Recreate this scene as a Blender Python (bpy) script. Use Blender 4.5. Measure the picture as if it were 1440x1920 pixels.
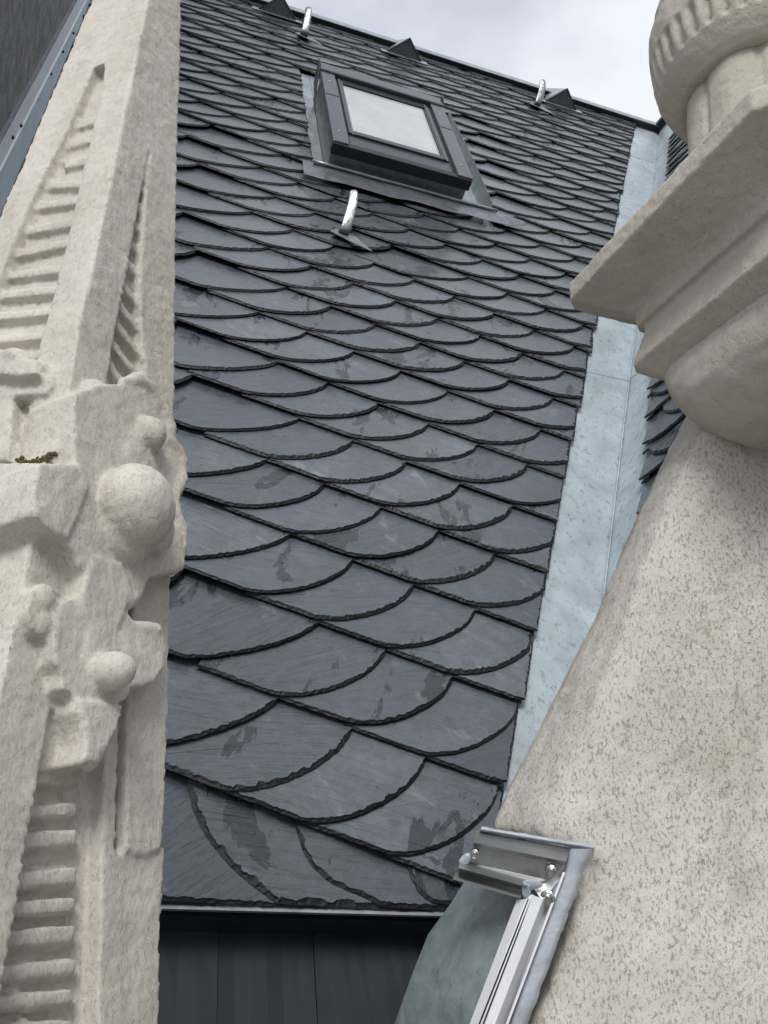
import bpy, bmesh, math, random
from mathutils import Vector, Matrix, noise
random.seed(7)
R_ = math.radians
scene = bpy.context.scene
for o in list(bpy.data.objects): bpy.data.objects.remove(o)

# ------------------------------------------------------------------ camera, sky, sun, exposure
F_PX = 1735.0
CAM = Matrix(((0.94453347, -0.15109174, -0.2915953), (-0.32589491, -0.32142366, -0.88908905), (0.04060838, 0.93480378, -0.35283544)))
cd = bpy.data.cameras.new('camera'); cam = bpy.data.objects.new('camera', cd); scene.collection.objects.link(cam)
cam.matrix_world = CAM.to_4x4()
cd.sensor_fit = 'VERTICAL'; cd.sensor_height = 24; cd.lens = F_PX / 1920 * 24
cd.clip_start = 0.01; cd.clip_end = 3000
scene.camera = cam

SUN_EL, SUN_AZ = R_(42), R_(204)                      # azimuth from +Y clockwise: behind and left of the viewer
w = bpy.data.worlds.new('World'); scene.world = w; w.use_nodes = True
nt = w.node_tree; nt.nodes.clear()
out = nt.nodes.new('ShaderNodeOutputWorld')
sky = nt.nodes.new('ShaderNodeTexSky'); sky.sky_type = 'NISHITA'; sky.sun_disc = False
sky.sun_elevation = SUN_EL; sky.sun_rotation = SUN_AZ
b1 = nt.nodes.new('ShaderNodeBackground'); b1.inputs[1].default_value = 0.1
nt.links.new(sky.outputs[0], b1.inputs[0])
tc = nt.nodes.new('ShaderNodeTexCoord')
mp = nt.nodes.new('ShaderNodeMapping'); mp.inputs['Scale'].default_value = (1, 1, 1.6)
nt.links.new(tc.outputs['Generated'], mp.inputs[0])
n1 = nt.nodes.new('ShaderNodeTexNoise'); n1.inputs['Scale'].default_value = 4.2; n1.inputs['Detail'].default_value = 6; n1.inputs['Roughness'].default_value = 0.5
nt.links.new(mp.outputs[0], n1.inputs[0])
cr = nt.nodes.new('ShaderNodeValToRGB')
cr.color_ramp.elements[0].position = 0.36; cr.color_ramp.elements[0].color = (0.40, 0.425, 0.475, 1)
cr.color_ramp.elements[1].position = 0.62; cr.color_ramp.elements[1].color = (0.59, 0.61, 0.655, 1)
nt.links.new(n1.outputs[0], cr.inputs[0])
b2 = nt.nodes.new('ShaderNodeBackground'); b2.inputs[1].default_value = 1.0
nt.links.new(cr.outputs[0], b2.inputs[0])
mx = nt.nodes.new('ShaderNodeMixShader'); mx.inputs[0].default_value = 0.93
nt.links.new(b1.outputs[0], mx.inputs[1]); nt.links.new(b2.outputs[0], mx.inputs[2]); nt.links.new(mx.outputs[0], out.inputs[0])
sl = bpy.data.lights.new('sun', 'SUN'); sl.energy = 1.5; sl.angle = R_(22); sl.color = (1, 0.96, 0.9)
sun = bpy.data.objects.new('sun', sl); scene.collection.objects.link(sun)
sd = Vector((math.sin(SUN_AZ) * math.cos(SUN_EL), math.cos(SUN_AZ) * math.cos(SUN_EL), math.sin(SUN_EL)))
sun.rotation_euler = sd.to_track_quat('Z', 'Y').to_euler(); sun.location = (-4, -6, 9)
scene.view_settings.view_transform = 'Standard'; scene.view_settings.look = 'None'
scene.view_settings.gamma = 1; scene.view_settings.use_curve_mapping = False
scene.view_settings.exposure = 0.70

# ------------------------------------------------------------------ helpers
def tag(o, label=None, cat=None, group=None, kind=None):
    if label: o['label'] = label
    if cat: o['category'] = cat
    if group: o['group'] = group
    if kind: o['kind'] = kind
    return o
def empty(name, loc=(0, 0, 0)):
    o = bpy.data.objects.new(name, None); scene.collection.objects.link(o); o.location = loc; o.empty_display_size = 0.1
    return o
def link(name, me, m, parent=None, smooth=False):
    o = bpy.data.objects.new(name, me); scene.collection.objects.link(o)
    if m: me.materials.append(m)
    if smooth:
        for p in me.polygons: p.use_smooth = True
    if parent:
        o.parent = parent; o.matrix_parent_inverse = Matrix.Translation(-Vector(parent.location))
    return o
class MB:
    def __init__(s): s.v = []; s.f = []
    def add(s, vs, fs):
        n = len(s.v); s.v += [tuple(p) for p in vs]; s.f += [tuple(i + n for i in f) for f in fs]
    def hexa(s, p):            # p: 8 points, bottom 4 then top 4
        s.add(p, [(3, 2, 1, 0), (4, 5, 6, 7), (0, 1, 5, 4), (1, 2, 6, 5), (2, 3, 7, 6), (3, 0, 4, 7)])
    def prism(s, bot, top):
        n = len(bot); fs = [tuple(reversed(range(n))), tuple(range(n, 2 * n))]
        for i in range(n): j = (i + 1) % n; fs.append((i, j, n + j, n + i))
        s.add(list(bot) + list(top), fs)
    def grid(s, rows):
        n = len(s.v); c = len(rows[0])
        for r in rows: s.v += [tuple(p) for p in r]
        for i in range(len(rows) - 1):
            for j in range(c - 1):
                a = n + i * c + j; s.f.append((a, a + 1, a + c + 1, a + c))
    def ellipsoid(s, c, ax, nu=20, nv=12):   # ax: 3 axis vectors
        rows = []
        for i in range(nv + 1):
            th = math.pi * i / nv
            rows.append([c + ax[0] * (math.sin(th) * math.cos(2 * math.pi * j / nu)) + ax[1] * (math.sin(th) * math.sin(2 * math.pi * j / nu)) + ax[2] * math.cos(th) for j in range(nu)])
        n = len(s.v); s.v.append(tuple(rows[0][0]))
        for r in rows[1:-1]: s.v += [tuple(p) for p in r]
        s.v.append(tuple(rows[-1][0])); last = len(s.v) - 1
        for j in range(nu):
            k = (j + 1) % nu
            s.f.append((n, n + 1 + j, n + 1 + k))
            for i in range(nv - 2):
                a = n + 1 + i * nu; s.f.append((a + j, a + nu + j, a + nu + k, a + k))
            a = n + 1 + (nv - 2) * nu; s.f.append((a + j, last, a + k))
    def tube(s, pts, rad, n=8):
        rings = []
        for i, p in enumerate(pts):
            d = (pts[min(i + 1, len(pts) - 1)] - pts[max(i - 1, 0)]).normalized()
            a = d.cross(Vector((0.3, 0.2, 1))).normalized(); b = d.cross(a)
            r = rad[i] if isinstance(rad, (list, tuple)) else rad
            rings.append([p + (a * math.cos(2 * math.pi * k / n) + b * math.sin(2 * math.pi * k / n)) * r for k in range(n)])
        base = len(s.v)
        for r in rings: s.v += [tuple(q) for q in r]
        for i in range(len(rings) - 1):
            for k in range(n):
                a = base + i * n; s.f.append((a + k, a + (k + 1) % n, a + n + (k + 1) % n, a + n + k))
        s.f.append(tuple(base + k for k in reversed(range(n)))); a = base + (len(rings) - 1) * n; s.f.append(tuple(a + k for k in range(n)))
    def mesh(s, name):
        me = bpy.data.meshes.new(name); me.from_pydata(s.v, [], s.f); me.validate()
        bm = bmesh.new(); bm.from_mesh(me); bmesh.ops.recalc_face_normals(bm, faces=bm.faces); bm.to_mesh(me); bm.free()
        return me
    def build(s, name, m, parent=None, smooth=False): return link(name, s.mesh(name), m, parent, smooth)
def bevel(o, w_, seg=2):
    b = o.modifiers.new('bevel', 'BEVEL'); b.width = w_; b.segments = seg; b.limit_method = 'ANGLE'; b.angle_limit = R_(35)
    return o
def ray(x, y): return CAM @ Vector(((x - 720) / F_PX, -(y - 960) / F_PX, -1))
def at(x, y, t): return ray(x, y) * t                 # survey: picture direction at a depth t in metres

# ------------------------------------------------------------------ roof frame: X along the ridge, S up the slope, N out
PITCH = R_(63); D = 1.6
S_ = Vector((0, math.cos(PITCH), math.sin(PITCH))); N_ = Vector((0, -math.sin(PITCH), math.cos(PITCH)))
def RP(u, v, h=0.0): return Vector((u, 0, 0)) + S_ * v + N_ * (h - D)
KV = 0.4175                                           # valley: du/dv
def crease(v): return 1.69 + (v - 2.411) * KV
def vedge(v): return 0.867 + (v - 0.895) * KV
PW = math.atan(math.sin(PITCH) / KV)                  # pitch of the side wing
WS = Vector((math.cos(PW), 0, math.sin(PW))); WN = Vector((-math.sin(PW), 0, math.cos(PW))); WU = Vector((0, -1, 0))
C0 = RP(crease(0.7), 0.7)
def WP(a, s, h=0.0): return C0 + WU * a + WS * s + WN * h    # a: towards the viewer, s: up the wing slope
SV = S_.z / WS.z                                      # metres up the wing per metre up the main roof
def wcrease(s): return -(s / SV) * S_.y               # a of the crease at s

# ------------------------------------------------------------------ materials
class NT:
    def __init__(s, name):
        s.m = bpy.data.materials.new(name); s.m.use_nodes = True; s.t = s.m.node_tree; s.b = s.t.nodes['Principled BSDF']
    def n(s, typ, **kw):
        x = s.t.nodes.new(typ)
        for k, v in kw.items():
            if k in x.inputs: x.inputs[k].default_value = v
            else: setattr(x, k, v)
        return x
    def l(s, a, b): s.t.links.new(a, b)
    def coord(s, scale=(1, 1, 1), rot=None, kind='Object', rnd=0.0):
        c = s.n('ShaderNodeTexCoord').outputs[kind]
        if rnd:
            oi = s.n('ShaderNodeObjectInfo')
            mu = s.n('ShaderNodeMath', operation='MULTIPLY'); mu.inputs[1].default_value = rnd; s.l(oi.outputs['Random'], mu.inputs[0])
            ad = s.n('ShaderNodeVectorMath', operation='ADD'); s.l(c, ad.inputs[0]); s.l(mu.outputs[0], ad.inputs[1]); c = ad.outputs[0]
        if rot is not None:
            vr = s.n('ShaderNodeVectorRotate', rotation_type='Z_AXIS'); s.l(c, vr.inputs[0])
            if rot == 'rand':
                oi = s.n('ShaderNodeObjectInfo'); mr = s.n('ShaderNodeMapRange'); mr.inputs[3].default_value = -0.75; mr.inputs[4].default_value = 0.55
                s.l(oi.outputs['Random'], mr.inputs[0]); s.l(mr.outputs[0], vr.inputs['Angle'])
            else: vr.inputs['Angle'].default_value = rot
            c = vr.outputs[0]
        mp = s.n('ShaderNodeMapping'); mp.inputs['Scale'].default_value = scale; s.l(c, mp.inputs[0])
        return mp.outputs[0]
    def noise(s, co, scale, detail=4, rough=0.5, dist=0.0):
        x = s.n('ShaderNodeTexNoise'); x.inputs['Scale'].default_value = scale; x.inputs['Detail'].default_value = detail
        x.inputs['Roughness'].default_value = rough; x.inputs['Distortion'].default_value = dist; s.l(co, x.inputs[0]); return x.outputs[0]
    def ramp(s, f, stops):
        r = s.n('ShaderNodeValToRGB'); e = r.color_ramp.elements
        while len(e) < len(stops): e.new(0.5)
        for i, (p, c) in enumerate(stops):
            e[i].position = p; e[i].color = (c, c, c, 1) if isinstance(c, (int, float)) else (*c, 1)
        s.l(f, r.inputs[0]); return r.outputs[0]
    def mix(s, f, a, b, mode='MIX'):
        m = s.n('ShaderNodeMix', data_type='RGBA', blend_type=mode)
        for k, v in ((0, f), (6, a), (7, b)):
            if isinstance(v, (int, float)): m.inputs[k].default_value = v
            elif isinstance(v, tuple): m.inputs[k].default_value = (*v, 1)
            else: s.l(v, m.inputs[k])
        return m.outputs[2]
    def math(s, op, a, b):
        m = s.n('ShaderNodeMath', operation=op)
        for k, v in ((0, a), (1, b)):
            if isinstance(v, (int, float)): m.inputs[k].default_value = v
            else: s.l(v, m.inputs[k])
        return m.outputs[0]
    def bump(s, hgt, dist, strength=1.0, prev=None):
        b = s.n('ShaderNodeBump'); b.inputs['Distance'].default_value = dist; b.inputs['Strength'].default_value = strength
        s.l(hgt, b.inputs['Height'])
        if prev: s.l(prev, b.inputs['Normal'])
        s.l(b.outputs[0], s.b.inputs['Normal']); return b.outputs[0]
    def set(s, **kw):
        for k, v in kw.items():
            i = s.b.inputs[k.replace('_', ' ')]
            if isinstance(v, (int, float)): i.default_value = v
            elif isinstance(v, tuple): i.default_value = (*v, 1)
            else: s.l(v, i)

def mat_slate():
    s = NT('slate')
    g = s.coord((2.2, 30, 1), 'rand', rnd=37.0)
    grain = s.noise(g, 6, 6, 0.62, 0.3)
    c = s.coord((1, 1, 1), rnd=37.0)
    big = s.noise(c, 5, 4, 0.5)
    oi = s.n('ShaderNodeObjectInfo')
    tone = s.ramp(oi.outputs['Random'], [(0.0, (0.016, 0.026, 0.040)), (0.3, (0.038, 0.054, 0.075)), (0.7, (0.060, 0.079, 0.104)), (1.0, (0.105, 0.128, 0.156))])
    col = s.mix(s.ramp(grain, [(0.35, 0.0), (0.7, 0.45)]), tone, (0.115, 0.138, 0.165))
    col = s.mix(s.ramp(big, [(0.35, 0.6), (0.6, 0.0)]), col, (0.036, 0.047, 0.060))
    mot = s.noise(c, 26, 9, 0.68, 0.2)
    col = s.mix(s.ramp(mot, [(0.40, 0.55), (0.60, 0.0)]), col, (0.030, 0.039, 0.050))
    scr = s.noise(s.coord((60, 1.6, 1), 0.9, rnd=11.0), 3.0, 2, 0.4)
    col = s.mix(s.ramp(scr, [(0.765, 0.0), (0.78, 0.45)]), col, (0.22, 0.24, 0.27))
    # wet patches that ran from the joints above, with ragged edges
    wc = s.coord((1, 0.42, 1), 0.25, rnd=91.0)
    wet = s.noise(wc, 7.5, 7, 0.62, 0.5)
    wm = s.ramp(wet, [(0.60, 0.0), (0.61, 1.0)])
    col = s.mix(s.math('MULTIPLY', wm, 0.85), col, (0.014, 0.019, 0.026))
    # pale mineral bloom and scratches
    bl = s.noise(s.coord((1, 0.5, 1), -0.5, rnd=53.0), 11, 8, 0.7, 0.4)
    bm_ = s.ramp(bl, [(0.60, 0.0), (0.72, 0.55)])
    col = s.mix(bm_, col, (0.30, 0.32, 0.35))
    dt = s.n('ShaderNodeTexVoronoi', feature='DISTANCE_TO_EDGE'); dt.inputs['Scale'].default_value = 22
    sp = s.noise(c, 160, 2, 0.5)
    col = s.mix(s.ramp(sp, [(0.74, 0.0), (0.78, 0.5)]), col, (0.25, 0.26, 0.28))
    rough = s.mix(wm, s.ramp(grain, [(0.3, 0.46), (0.7, 0.34)]), (0.22, 0.22, 0.22))
    s.set(Base_Color=col, Roughness=rough, Specular_IOR_Level=0.8, Coat_Weight=s.math('SUBTRACT', 0.8, s.math('MULTIPLY', wm, 0.55)), Coat_Roughness=s.mix(wm, s.ramp(mot, [(0.35, 0.22), (0.65, 0.36)]), (0.16, 0.16, 0.16)), Coat_IOR=1.55)
    lay = s.ramp(s.noise(g, 2.2, 7, 0.6, 0.9), [(0.40, 0.0), (0.44, 0.35), (0.56, 0.4), (0.585, 1.0)])
    b = s.bump(lay, 0.0015, 0.7)
    b = s.bump(grain, 0.0014, 0.6, b)
    b = s.bump(mot, 0.0018, 0.5, b)
    s.bump(s.noise(c, 90, 3, 0.6), 0.0006, 0.6, b)
    return s.m
def mat_stone(name='limestone', pits=1.0, col_a=(0.40, 0.375, 0.335), col_b=(0.52, 0.49, 0.45), yellow=0.35, grit=0.5, gs=200, bd=0.0048):
    s = NT(name)
    c = s.coord()
    big = s.noise(c, 5.5, 5, 0.55, 0.4)
    col = s.mix(s.ramp(big, [(0.3, 0.0), (0.68, 1.0)]), col_a, col_b)
    pinkn = s.noise(s.coord((1, 1, 0.5)), 9, 3, 0.5)
    col = s.mix(s.ramp(pinkn, [(0.5, 0.0), (0.72, 0.25)]), col, (0.48, 0.42, 0.375))
    yn = s.noise(c, 14, 6, 0.65, 0.3)
    col = s.mix(s.math('MULTIPLY', s.ramp(yn, [(0.58, 0.0), (0.72, 1.0)]), yellow), col, (0.34, 0.28, 0.17))
    st = s.noise(s.coord((1, 1, 0.45)), 30, 8, 0.72, 0.2)
    col = s.mix(s.math('MULTIPLY', s.ramp(st, [(0.50, 0.0), (0.78, 1.0)]), 0.30), col, (0.24, 0.22, 0.19))
    dirt = s.noise(s.coord((1, 1, 0.3), 0.4), 6.5, 8, 0.72, 0.3)
    col = s.mix(s.math('MULTIPLY', s.ramp(dirt, [(0.50, 0.0), (0.68, 1.0)]), grit * 0.8), col, (0.30, 0.265, 0.215))
    pm = s.noise(c, 7, 3, 0.5)                              # where the face is weathered
    vo = s.n('ShaderNodeTexVoronoi'); vo.inputs['Scale'].default_value = 300
    wc_ = s.n('ShaderNodeTexNoise'); wc_.inputs['Scale'].default_value = 160; wc_.inputs['Detail'].default_value = 3; s.l(c, wc_.inputs[0])
    wv = s.n('ShaderNodeVectorMath', operation='SCALE'); wv.inputs[3].default_value = 0.007; s.l(wc_.outputs['Color'], wv.inputs[0])
    wa = s.n('ShaderNodeVectorMath', operation='ADD'); s.l(s.coord((1, 1, 0.62)), wa.inputs[0]); s.l(wv.outputs[0], wa.inputs[1]); s.l(wa.outputs[0], vo.inputs[0])
    prs = s.n('ShaderNodeSeparateColor'); s.l(vo.outputs['Color'], prs.inputs[0])
    pit = s.math('ADD', vo.outputs['Distance'], s.ramp(prs.outputs[0], [(0.30, 0.0), (0.62, 0.6)]))
    pitm = s.ramp(pit, [(0.22, 0.0), (0.46, 1.0)])
    wear = s.math('MULTIPLY', s.ramp(pm, [(0.42, 0.12), (0.62, 1.0)]), pits)
    dark = s.math('MULTIPLY', s.ramp(pit, [(0.20, 1.0), (0.36, 0.0)]), wear)
    col = s.mix(s.math('MULTIPLY', dark, 0.22), col, (0.25, 0.23, 0.20))
    gr = s.noise(s.coord((1, 1, 0.55), 0.5), gs, 6, 0.70, 0.0)
    gm = s.math('MULTIPLY', s.ramp(s.noise(c, 9, 5, 0.6, 0.3), [(0.36, 0.12), (0.62, 1.0)]), grit)
    gd = s.ramp(gr, [(0.33, 1.0), (0.435, 0.0)])
    col = s.mix(s.math('MULTIPLY', gd, s.math('MULTIPLY', gm, 0.75)), col, (0.25, 0.225, 0.185))
    col = s.mix(s.math('MULTIPLY', s.ramp(gr, [(0.55, 0.0), (0.70, 1.0)]), grit * 0.10), col, (0.66, 0.64, 0.60))
    s.set(Base_Color=col, Roughness=0.88, Specular_IOR_Level=0.25)
    b = s.bump(s.math('SUBTRACT', 1.0, s.math('MULTIPLY', s.math('SUBTRACT', 1.0, pitm), wear)), 0.003, 0.9)
    b = s.bump(s.noise(c, 45, 10, 0.74), bd, 0.6, b)
    b = s.bump(s.ramp(gr, [(0.30, 0.0), (0.45, 1.0)]), 0.0024 * grit, 0.8, b)
    b = s.bump(s.noise(c, 520, 4, 0.7), 0.0008, 0.8, b)
    s.bump(s.noise(s.coord((1, 1, 0.35)), 420, 3, 0.7), 0.0007, 0.6, b)
    return s.m
def mat_zinc(name, base, dark, metal=0.55, rough=0.42, stain=0.5, scale=1.0, bumpy=0.4):
    s = NT(name); c = s.coord()
    a = s.noise(c, 7 * scale, 6, 0.6, 0.8)
    col = s.mix(s.ramp(a, [(0.35, 0.0), (0.68, 1.0)]), dark, base)
    k = s.noise(s.coord((1, 1, 0.6)), 52 * scale, 9, 0.78, 0.2)
    km = s.math('MULTIPLY', s.ramp(k, [(0.53, 0.0), (0.66, 1.0)]), stain)
    col = s.mix(km, col, tuple(x * 0.38 for x in dark))
    sp = s.noise(c, 190 * scale, 2, 0.5)
    col = s.mix(s.ramp(sp, [(0.72, 0.0), (0.77, 0.6)]), col, (0.8, 0.85, 0.88))
    s.set(Base_Color=col, Metallic=metal, Roughness=s.mix(km, (rough, rough, rough), (min(1, rough + 0.3),) * 3))
    s.bump(s.noise(c, 11 * scale, 3, 0.5), 0.004, bumpy)
    return s.m
def mat_plain(name, col, rough=0.5, metal=0.0, var=0.25, nscale=20, spec=0.5, bump=0.0):
    s = NT(name); c = s.coord()
    a = s.noise(c, nscale, 5, 0.6)
    s.set(Base_Color=s.mix(s.ramp(a, [(0.3, 0.0), (0.7, 1.0)]), tuple(x * (1 - var) for x in col), tuple(min(1, x * (1 + var)) for x in col)),
          Roughness=rough, Metallic=metal, Specular_IOR_Level=spec)
    if bump: s.bump(s.noise(c, nscale * 4, 4, 0.6), bump, 0.8)
    return s.m
M_slate = mat_slate()
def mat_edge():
    s = NT('shaded_slate_edge')
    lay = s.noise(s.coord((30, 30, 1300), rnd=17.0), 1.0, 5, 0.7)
    s.set(Base_Color=s.mix(s.ramp(lay, [(0.42, 0.0), (0.66, 1.0)]), (0.003, 0.0035, 0.005), (0.024, 0.028, 0.036)), Roughness=0.5, Specular_IOR_Level=0.4)  # broken slate layers, with occlusion shade put into the near-black colour
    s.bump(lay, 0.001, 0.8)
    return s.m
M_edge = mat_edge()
M_stone = mat_stone('carved_limestone', 0.12, (0.52, 0.485, 0.425), (0.64, 0.605, 0.545), 0.35, 0.24, 330, 0.0026)
M_stone2 = mat_stone('weathered_limestone', 0.30, (0.52, 0.495, 0.445), (0.63, 0.605, 0.555), 0.35, 0.62, 330, 0.0046)
M_stone3 = mat_stone('capital_limestone', 0.2, (0.45, 0.415, 0.355), (0.55, 0.515, 0.45), 0.15, 0.18, 330, 0.003)
M_valley = mat_zinc('valley_zinc', (0.52, 0.60, 0.65), (0.37, 0.43, 0.47), 0.3, 0.33, 0.85)
M_zinc = mat_zinc('flashing_zinc', (0.44, 0.49, 0.53), (0.27, 0.31, 0.34), 0.6, 0.36, 0.25, 1.5)
M_patina = mat_zinc('patinated_zinc', (0.23, 0.275, 0.29), (0.11, 0.14, 0.15), 0.1, 0.55, 0.45, 2.4)
M_upst = mat_zinc('wall_zinc', (0.74, 0.83, 0.88), (0.60, 0.69, 0.75), 0.0, 0.5, 0.3)
M_alu = mat_zinc('bright_aluminium', (0.84, 0.85, 0.88), (0.72, 0.73, 0.76), 0.15, 0.38, 0.12, 2.0, 0.1)
M_alud = mat_zinc('dull_aluminium', (0.36, 0.37, 0.37), (0.26, 0.27, 0.27), 0.75, 0.36, 0.2, 2.0, 0.1)
M_dzinc = mat_zinc('dark_zinc', (0.27, 0.30, 0.31), (0.15, 0.17, 0.175), 0.5, 0.35, 0.3, 3.0)
M_dzinc2 = mat_zinc('weathered_zinc', (0.25, 0.275, 0.31), (0.15, 0.168, 0.195), 0.55, 0.34, 0.3, 3.0)
M_white = mat_plain('pale_metal_strip', (0.93, 0.93, 0.95), 0.4, 0.1, 0.1, 30)
M_galv = mat_zinc('galvanised_steel', (0.27, 0.29, 0.30), (0.15, 0.165, 0.17), 0.7, 0.33, 0.35, 5.0, 0.5)
M_frame = mat_plain('anthracite_cladding', (0.065, 0.070, 0.085), 0.3, 0.35, 0.12, 40)
M_frameL = mat_plain('wet_grey_cladding', (0.10, 0.105, 0.122), 0.22, 0.35, 0.2, 90)
M_rubber = mat_plain('black_gasket', (0.012, 0.013, 0.016), 0.5)
M_dark = mat_plain('dark_cladding', (0.018, 0.022, 0.027), 0.42, 0.2, 0.3, 7, 0.5)
M_deck = mat_plain('roofing_felt', (0.015, 0.016, 0.018), 0.9)
M_ridge = mat_plain('ridge_board', (0.035, 0.036, 0.036), 0.7)
M_wall = mat_plain('dark_render', (0.30, 0.285, 0.27), 0.95, 0, 0.35, 18, 0.2, 0.006)
M_mastic = mat_plain('translucent_mastic', (0.40, 0.44, 0.50), 0.38, 0.0, 0.25, 22, 0.6, 0.002)
M_steel = mat_plain('stainless_screw', (0.45, 0.44, 0.42), 0.25, 1.0, 0.2, 60)
M_mesh = mat_plain('vent_mesh', (0.28, 0.285, 0.30), 0.5, 0.3, 0.1)
M_paving = mat_plain('terrace_paving', (0.28, 0.27, 0.25), 0.9, 0, 0.2, 3)
M_ground = mat_plain('ground', (0.16, 0.16, 0.15), 0.95, 0, 0.3, 0.3)
M_render = mat_plain('facade_render', (0.42, 0.40, 0.36), 0.9, 0, 0.1, 2)
def mat_glass():
    s = NT('window_glass'); c = s.coord()
    a = s.noise(c, 6, 5, 0.6)
    col = s.mix(s.ramp(a, [(0.35, 0.0), (0.65, 1.0)]), (0.44, 0.475, 0.495), (0.53, 0.56, 0.575))
    s.set(Base_Color=col, Roughness=0.12, Specular_IOR_Level=0.8)
    return s.m
M_glass = mat_glass()

# ------------------------------------------------------------------ ground, terrace, house below
mb = MB(); mb.add([(-400, -400, -14), (400, -400, -14), (400, 400, -14), (-400, 400, -14)], [(0, 1, 2, 3)])
tag(mb.build('ground', M_ground), kind='structure')
mb = MB(); z0, z1 = -1.75, -1.62
mb.hexa([Vector(p) for p in ((-3, -1.6, z0), (3, -1.6, z0), (3, 1.9, z0), (-3, 1.9, z0), (-3, -1.6, z1), (3, -1.6, z1), (3, 1.9, z1), (-3, 1.9, z1))])
tag(mb.build('terrace', M_paving), kind='structure')
mb = MB(); mb.hexa([Vector(p) for p in ((-3, 1.9, -14), (4, 1.9, -14), (4, 7, -14), (-3, 7, -14), (-3, 1.9, -0.25), (4, 1.9, -0.25), (4, 7, -0.25), (-3, 7, -0.25))])
hw = mb.build('house_wall', M_render)
tag(hw, 'plain rendered house wall carrying the slate roof, below the dark metal cladding', 'wall')

# ------------------------------------------------------------------ slates
def solve_g(a, b, ga, gb):
    det = a[0] * b[1] - a[1] * b[0]
    return ((ga * b[1] - gb * a[1]) / det, (gb * a[0] - ga * b[0]) / det)
def clip(poly, nx, ny, c):                            # keep nx*x+ny*y<=c ; points are (x, y, exposed)
    outp = []
    for i, p in enumerate(poly):
        q = poly[(i + 1) % len(poly)]
        dp = nx * p[0] + ny * p[1] - c; dq = nx * q[0] + ny * q[1] - c
        if dp <= 0: outp.append(p if dq <= 0 else (p[0], p[1], p[2]))
        if (dp < 0 < dq) or (dq < 0 < dp):
            t = dp / (dp - dq)
            outp.append((p[0] + (q[0] - p[0]) * t, p[1] + (q[1] - p[1]) * t, p[2] if dp > 0 or True else 0))
            if dp < 0: outp[-1] = (outp[-1][0], outp[-1][1], 1)      # the cut side is dressed too
    return outp
def resample(poly, step):
    r = []
    for i, p in enumerate(poly):
        q = poly[(i + 1) % len(poly)]
        L = math.hypot(q[0] - p[0], q[1] - p[1])
        k = max(1, int(round(L / (step if p[2] else 0.15)))) 
        for j in range(k):
            t = j / k; r.append((p[0] + (q[0] - p[0]) * t, p[1] + (q[1] - p[1]) * t, p[2]))
    return r
TH = 0.0062
def slate_mesh(poly, T, g, h0, seed, step):
    """poly in (u, v, exposed) ; mesh local to T, z = height above the deck"""
    pts = resample(poly, step); n = len(pts)
    if n < 3: return None
    area = sum(pts[i][0] * pts[(i + 1) % n][1] - pts[(i + 1) % n][0] * pts[i][1] for i in range(n))
    if abs(area) < 0.0012: return None
    if area < 0: pts.reverse()
    dirs = []
    for i in range(n):
        a, b = pts[i], pts[(i + 1) % n]; L = math.hypot(b[0] - a[0], b[1] - a[1]) or 1; dirs.append(((b[0] - a[0]) / L, (b[1] - a[1]) / L))
    kf = 0.55 + 0.95 * ((seed * 7.31) % 1.0); TH = 0.0052 + 0.0022 * ((seed * 3.17) % 1.0)
    corner = [pts[i] for i in range(n) if dirs[i - 1][0] * dirs[i][0] + dirs[i - 1][1] * dirs[i][1] < 0.8 or not pts[i][2]]
    vs = []; rings = [[], [], [], []]
    for i in range(n):
        p = pts[i]; a = pts[i - 1]; b = pts[(i + 1) % n]
        tx, ty = b[0] - a[0], b[1] - a[1]; L = math.hypot(tx, ty) or 1; nx, ny = ty / L, -tx / L    # outward
        e = p[2] and (a[2] or b[2])
        f1 = noise.noise((p[0] * 60, p[1] * 60, seed)); f2 = noise.noise((p[0] * 190, p[1] * 190, seed + 5)); f3 = noise.noise((p[0] * 120, p[1] * 120, seed + 9))
        k_ = min([1.0] + [math.hypot(p[0] - q[0], p[1] - q[1]) / 0.018 for q in corner])
        if e:
            off = (k_ * (0.0014 * f1 + 0.0012 * f2), -0.0008 + k_ * kf * (-0.0032 + 0.0018 * f2 + 0.0014 * f3), -0.0018 + k_ * kf * (-0.0058 + 0.0044 * f3 + 0.0044 * f1))
            hz = (-TH + 0.0006, -TH * 0.5 + 0.0016 * f3 * k_, 0.0)
        else: off = (0, -0.0008, -0.0018); hz = (-TH, -TH * 0.5, 0)
        for k, o_, z_ in ((0, off[0], -TH), (1, off[0], hz[0]), (2, off[1], hz[1]), (3, off[2], hz[2])):
            x, y = p[0] + nx * o_, p[1] + ny * o_
            rings[k].append((x - T[0], y - T[1], h0 + g[0] * (x - T[0]) + g[1] * (y - T[1]) + z_))
    for r in rings: vs += r
    fs = [tuple(range(3 * n, 4 * n)), tuple(reversed(range(0, n)))]
    for k in range(3):
        for i in range(n): j = (i + 1) % n; fs.append((k * n + i, k * n + j, (k + 1) * n + j, (k + 1) * n + i))
    return vs, fs
def bez(p0, p1, p2, p3, n):
    r = []
    for i in range(n):
        t = i / n; s = 1 - t
        r.append((s**3 * p0[0] + 3 * s * s * t * p1[0] + 3 * s * t * t * p2[0] + t**3 * p3[0], s**3 * p0[1] + 3 * s * s * t * p1[1] + 3 * s * t * t * p2[1] + t**3 * p3[1]))
    return r
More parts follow.
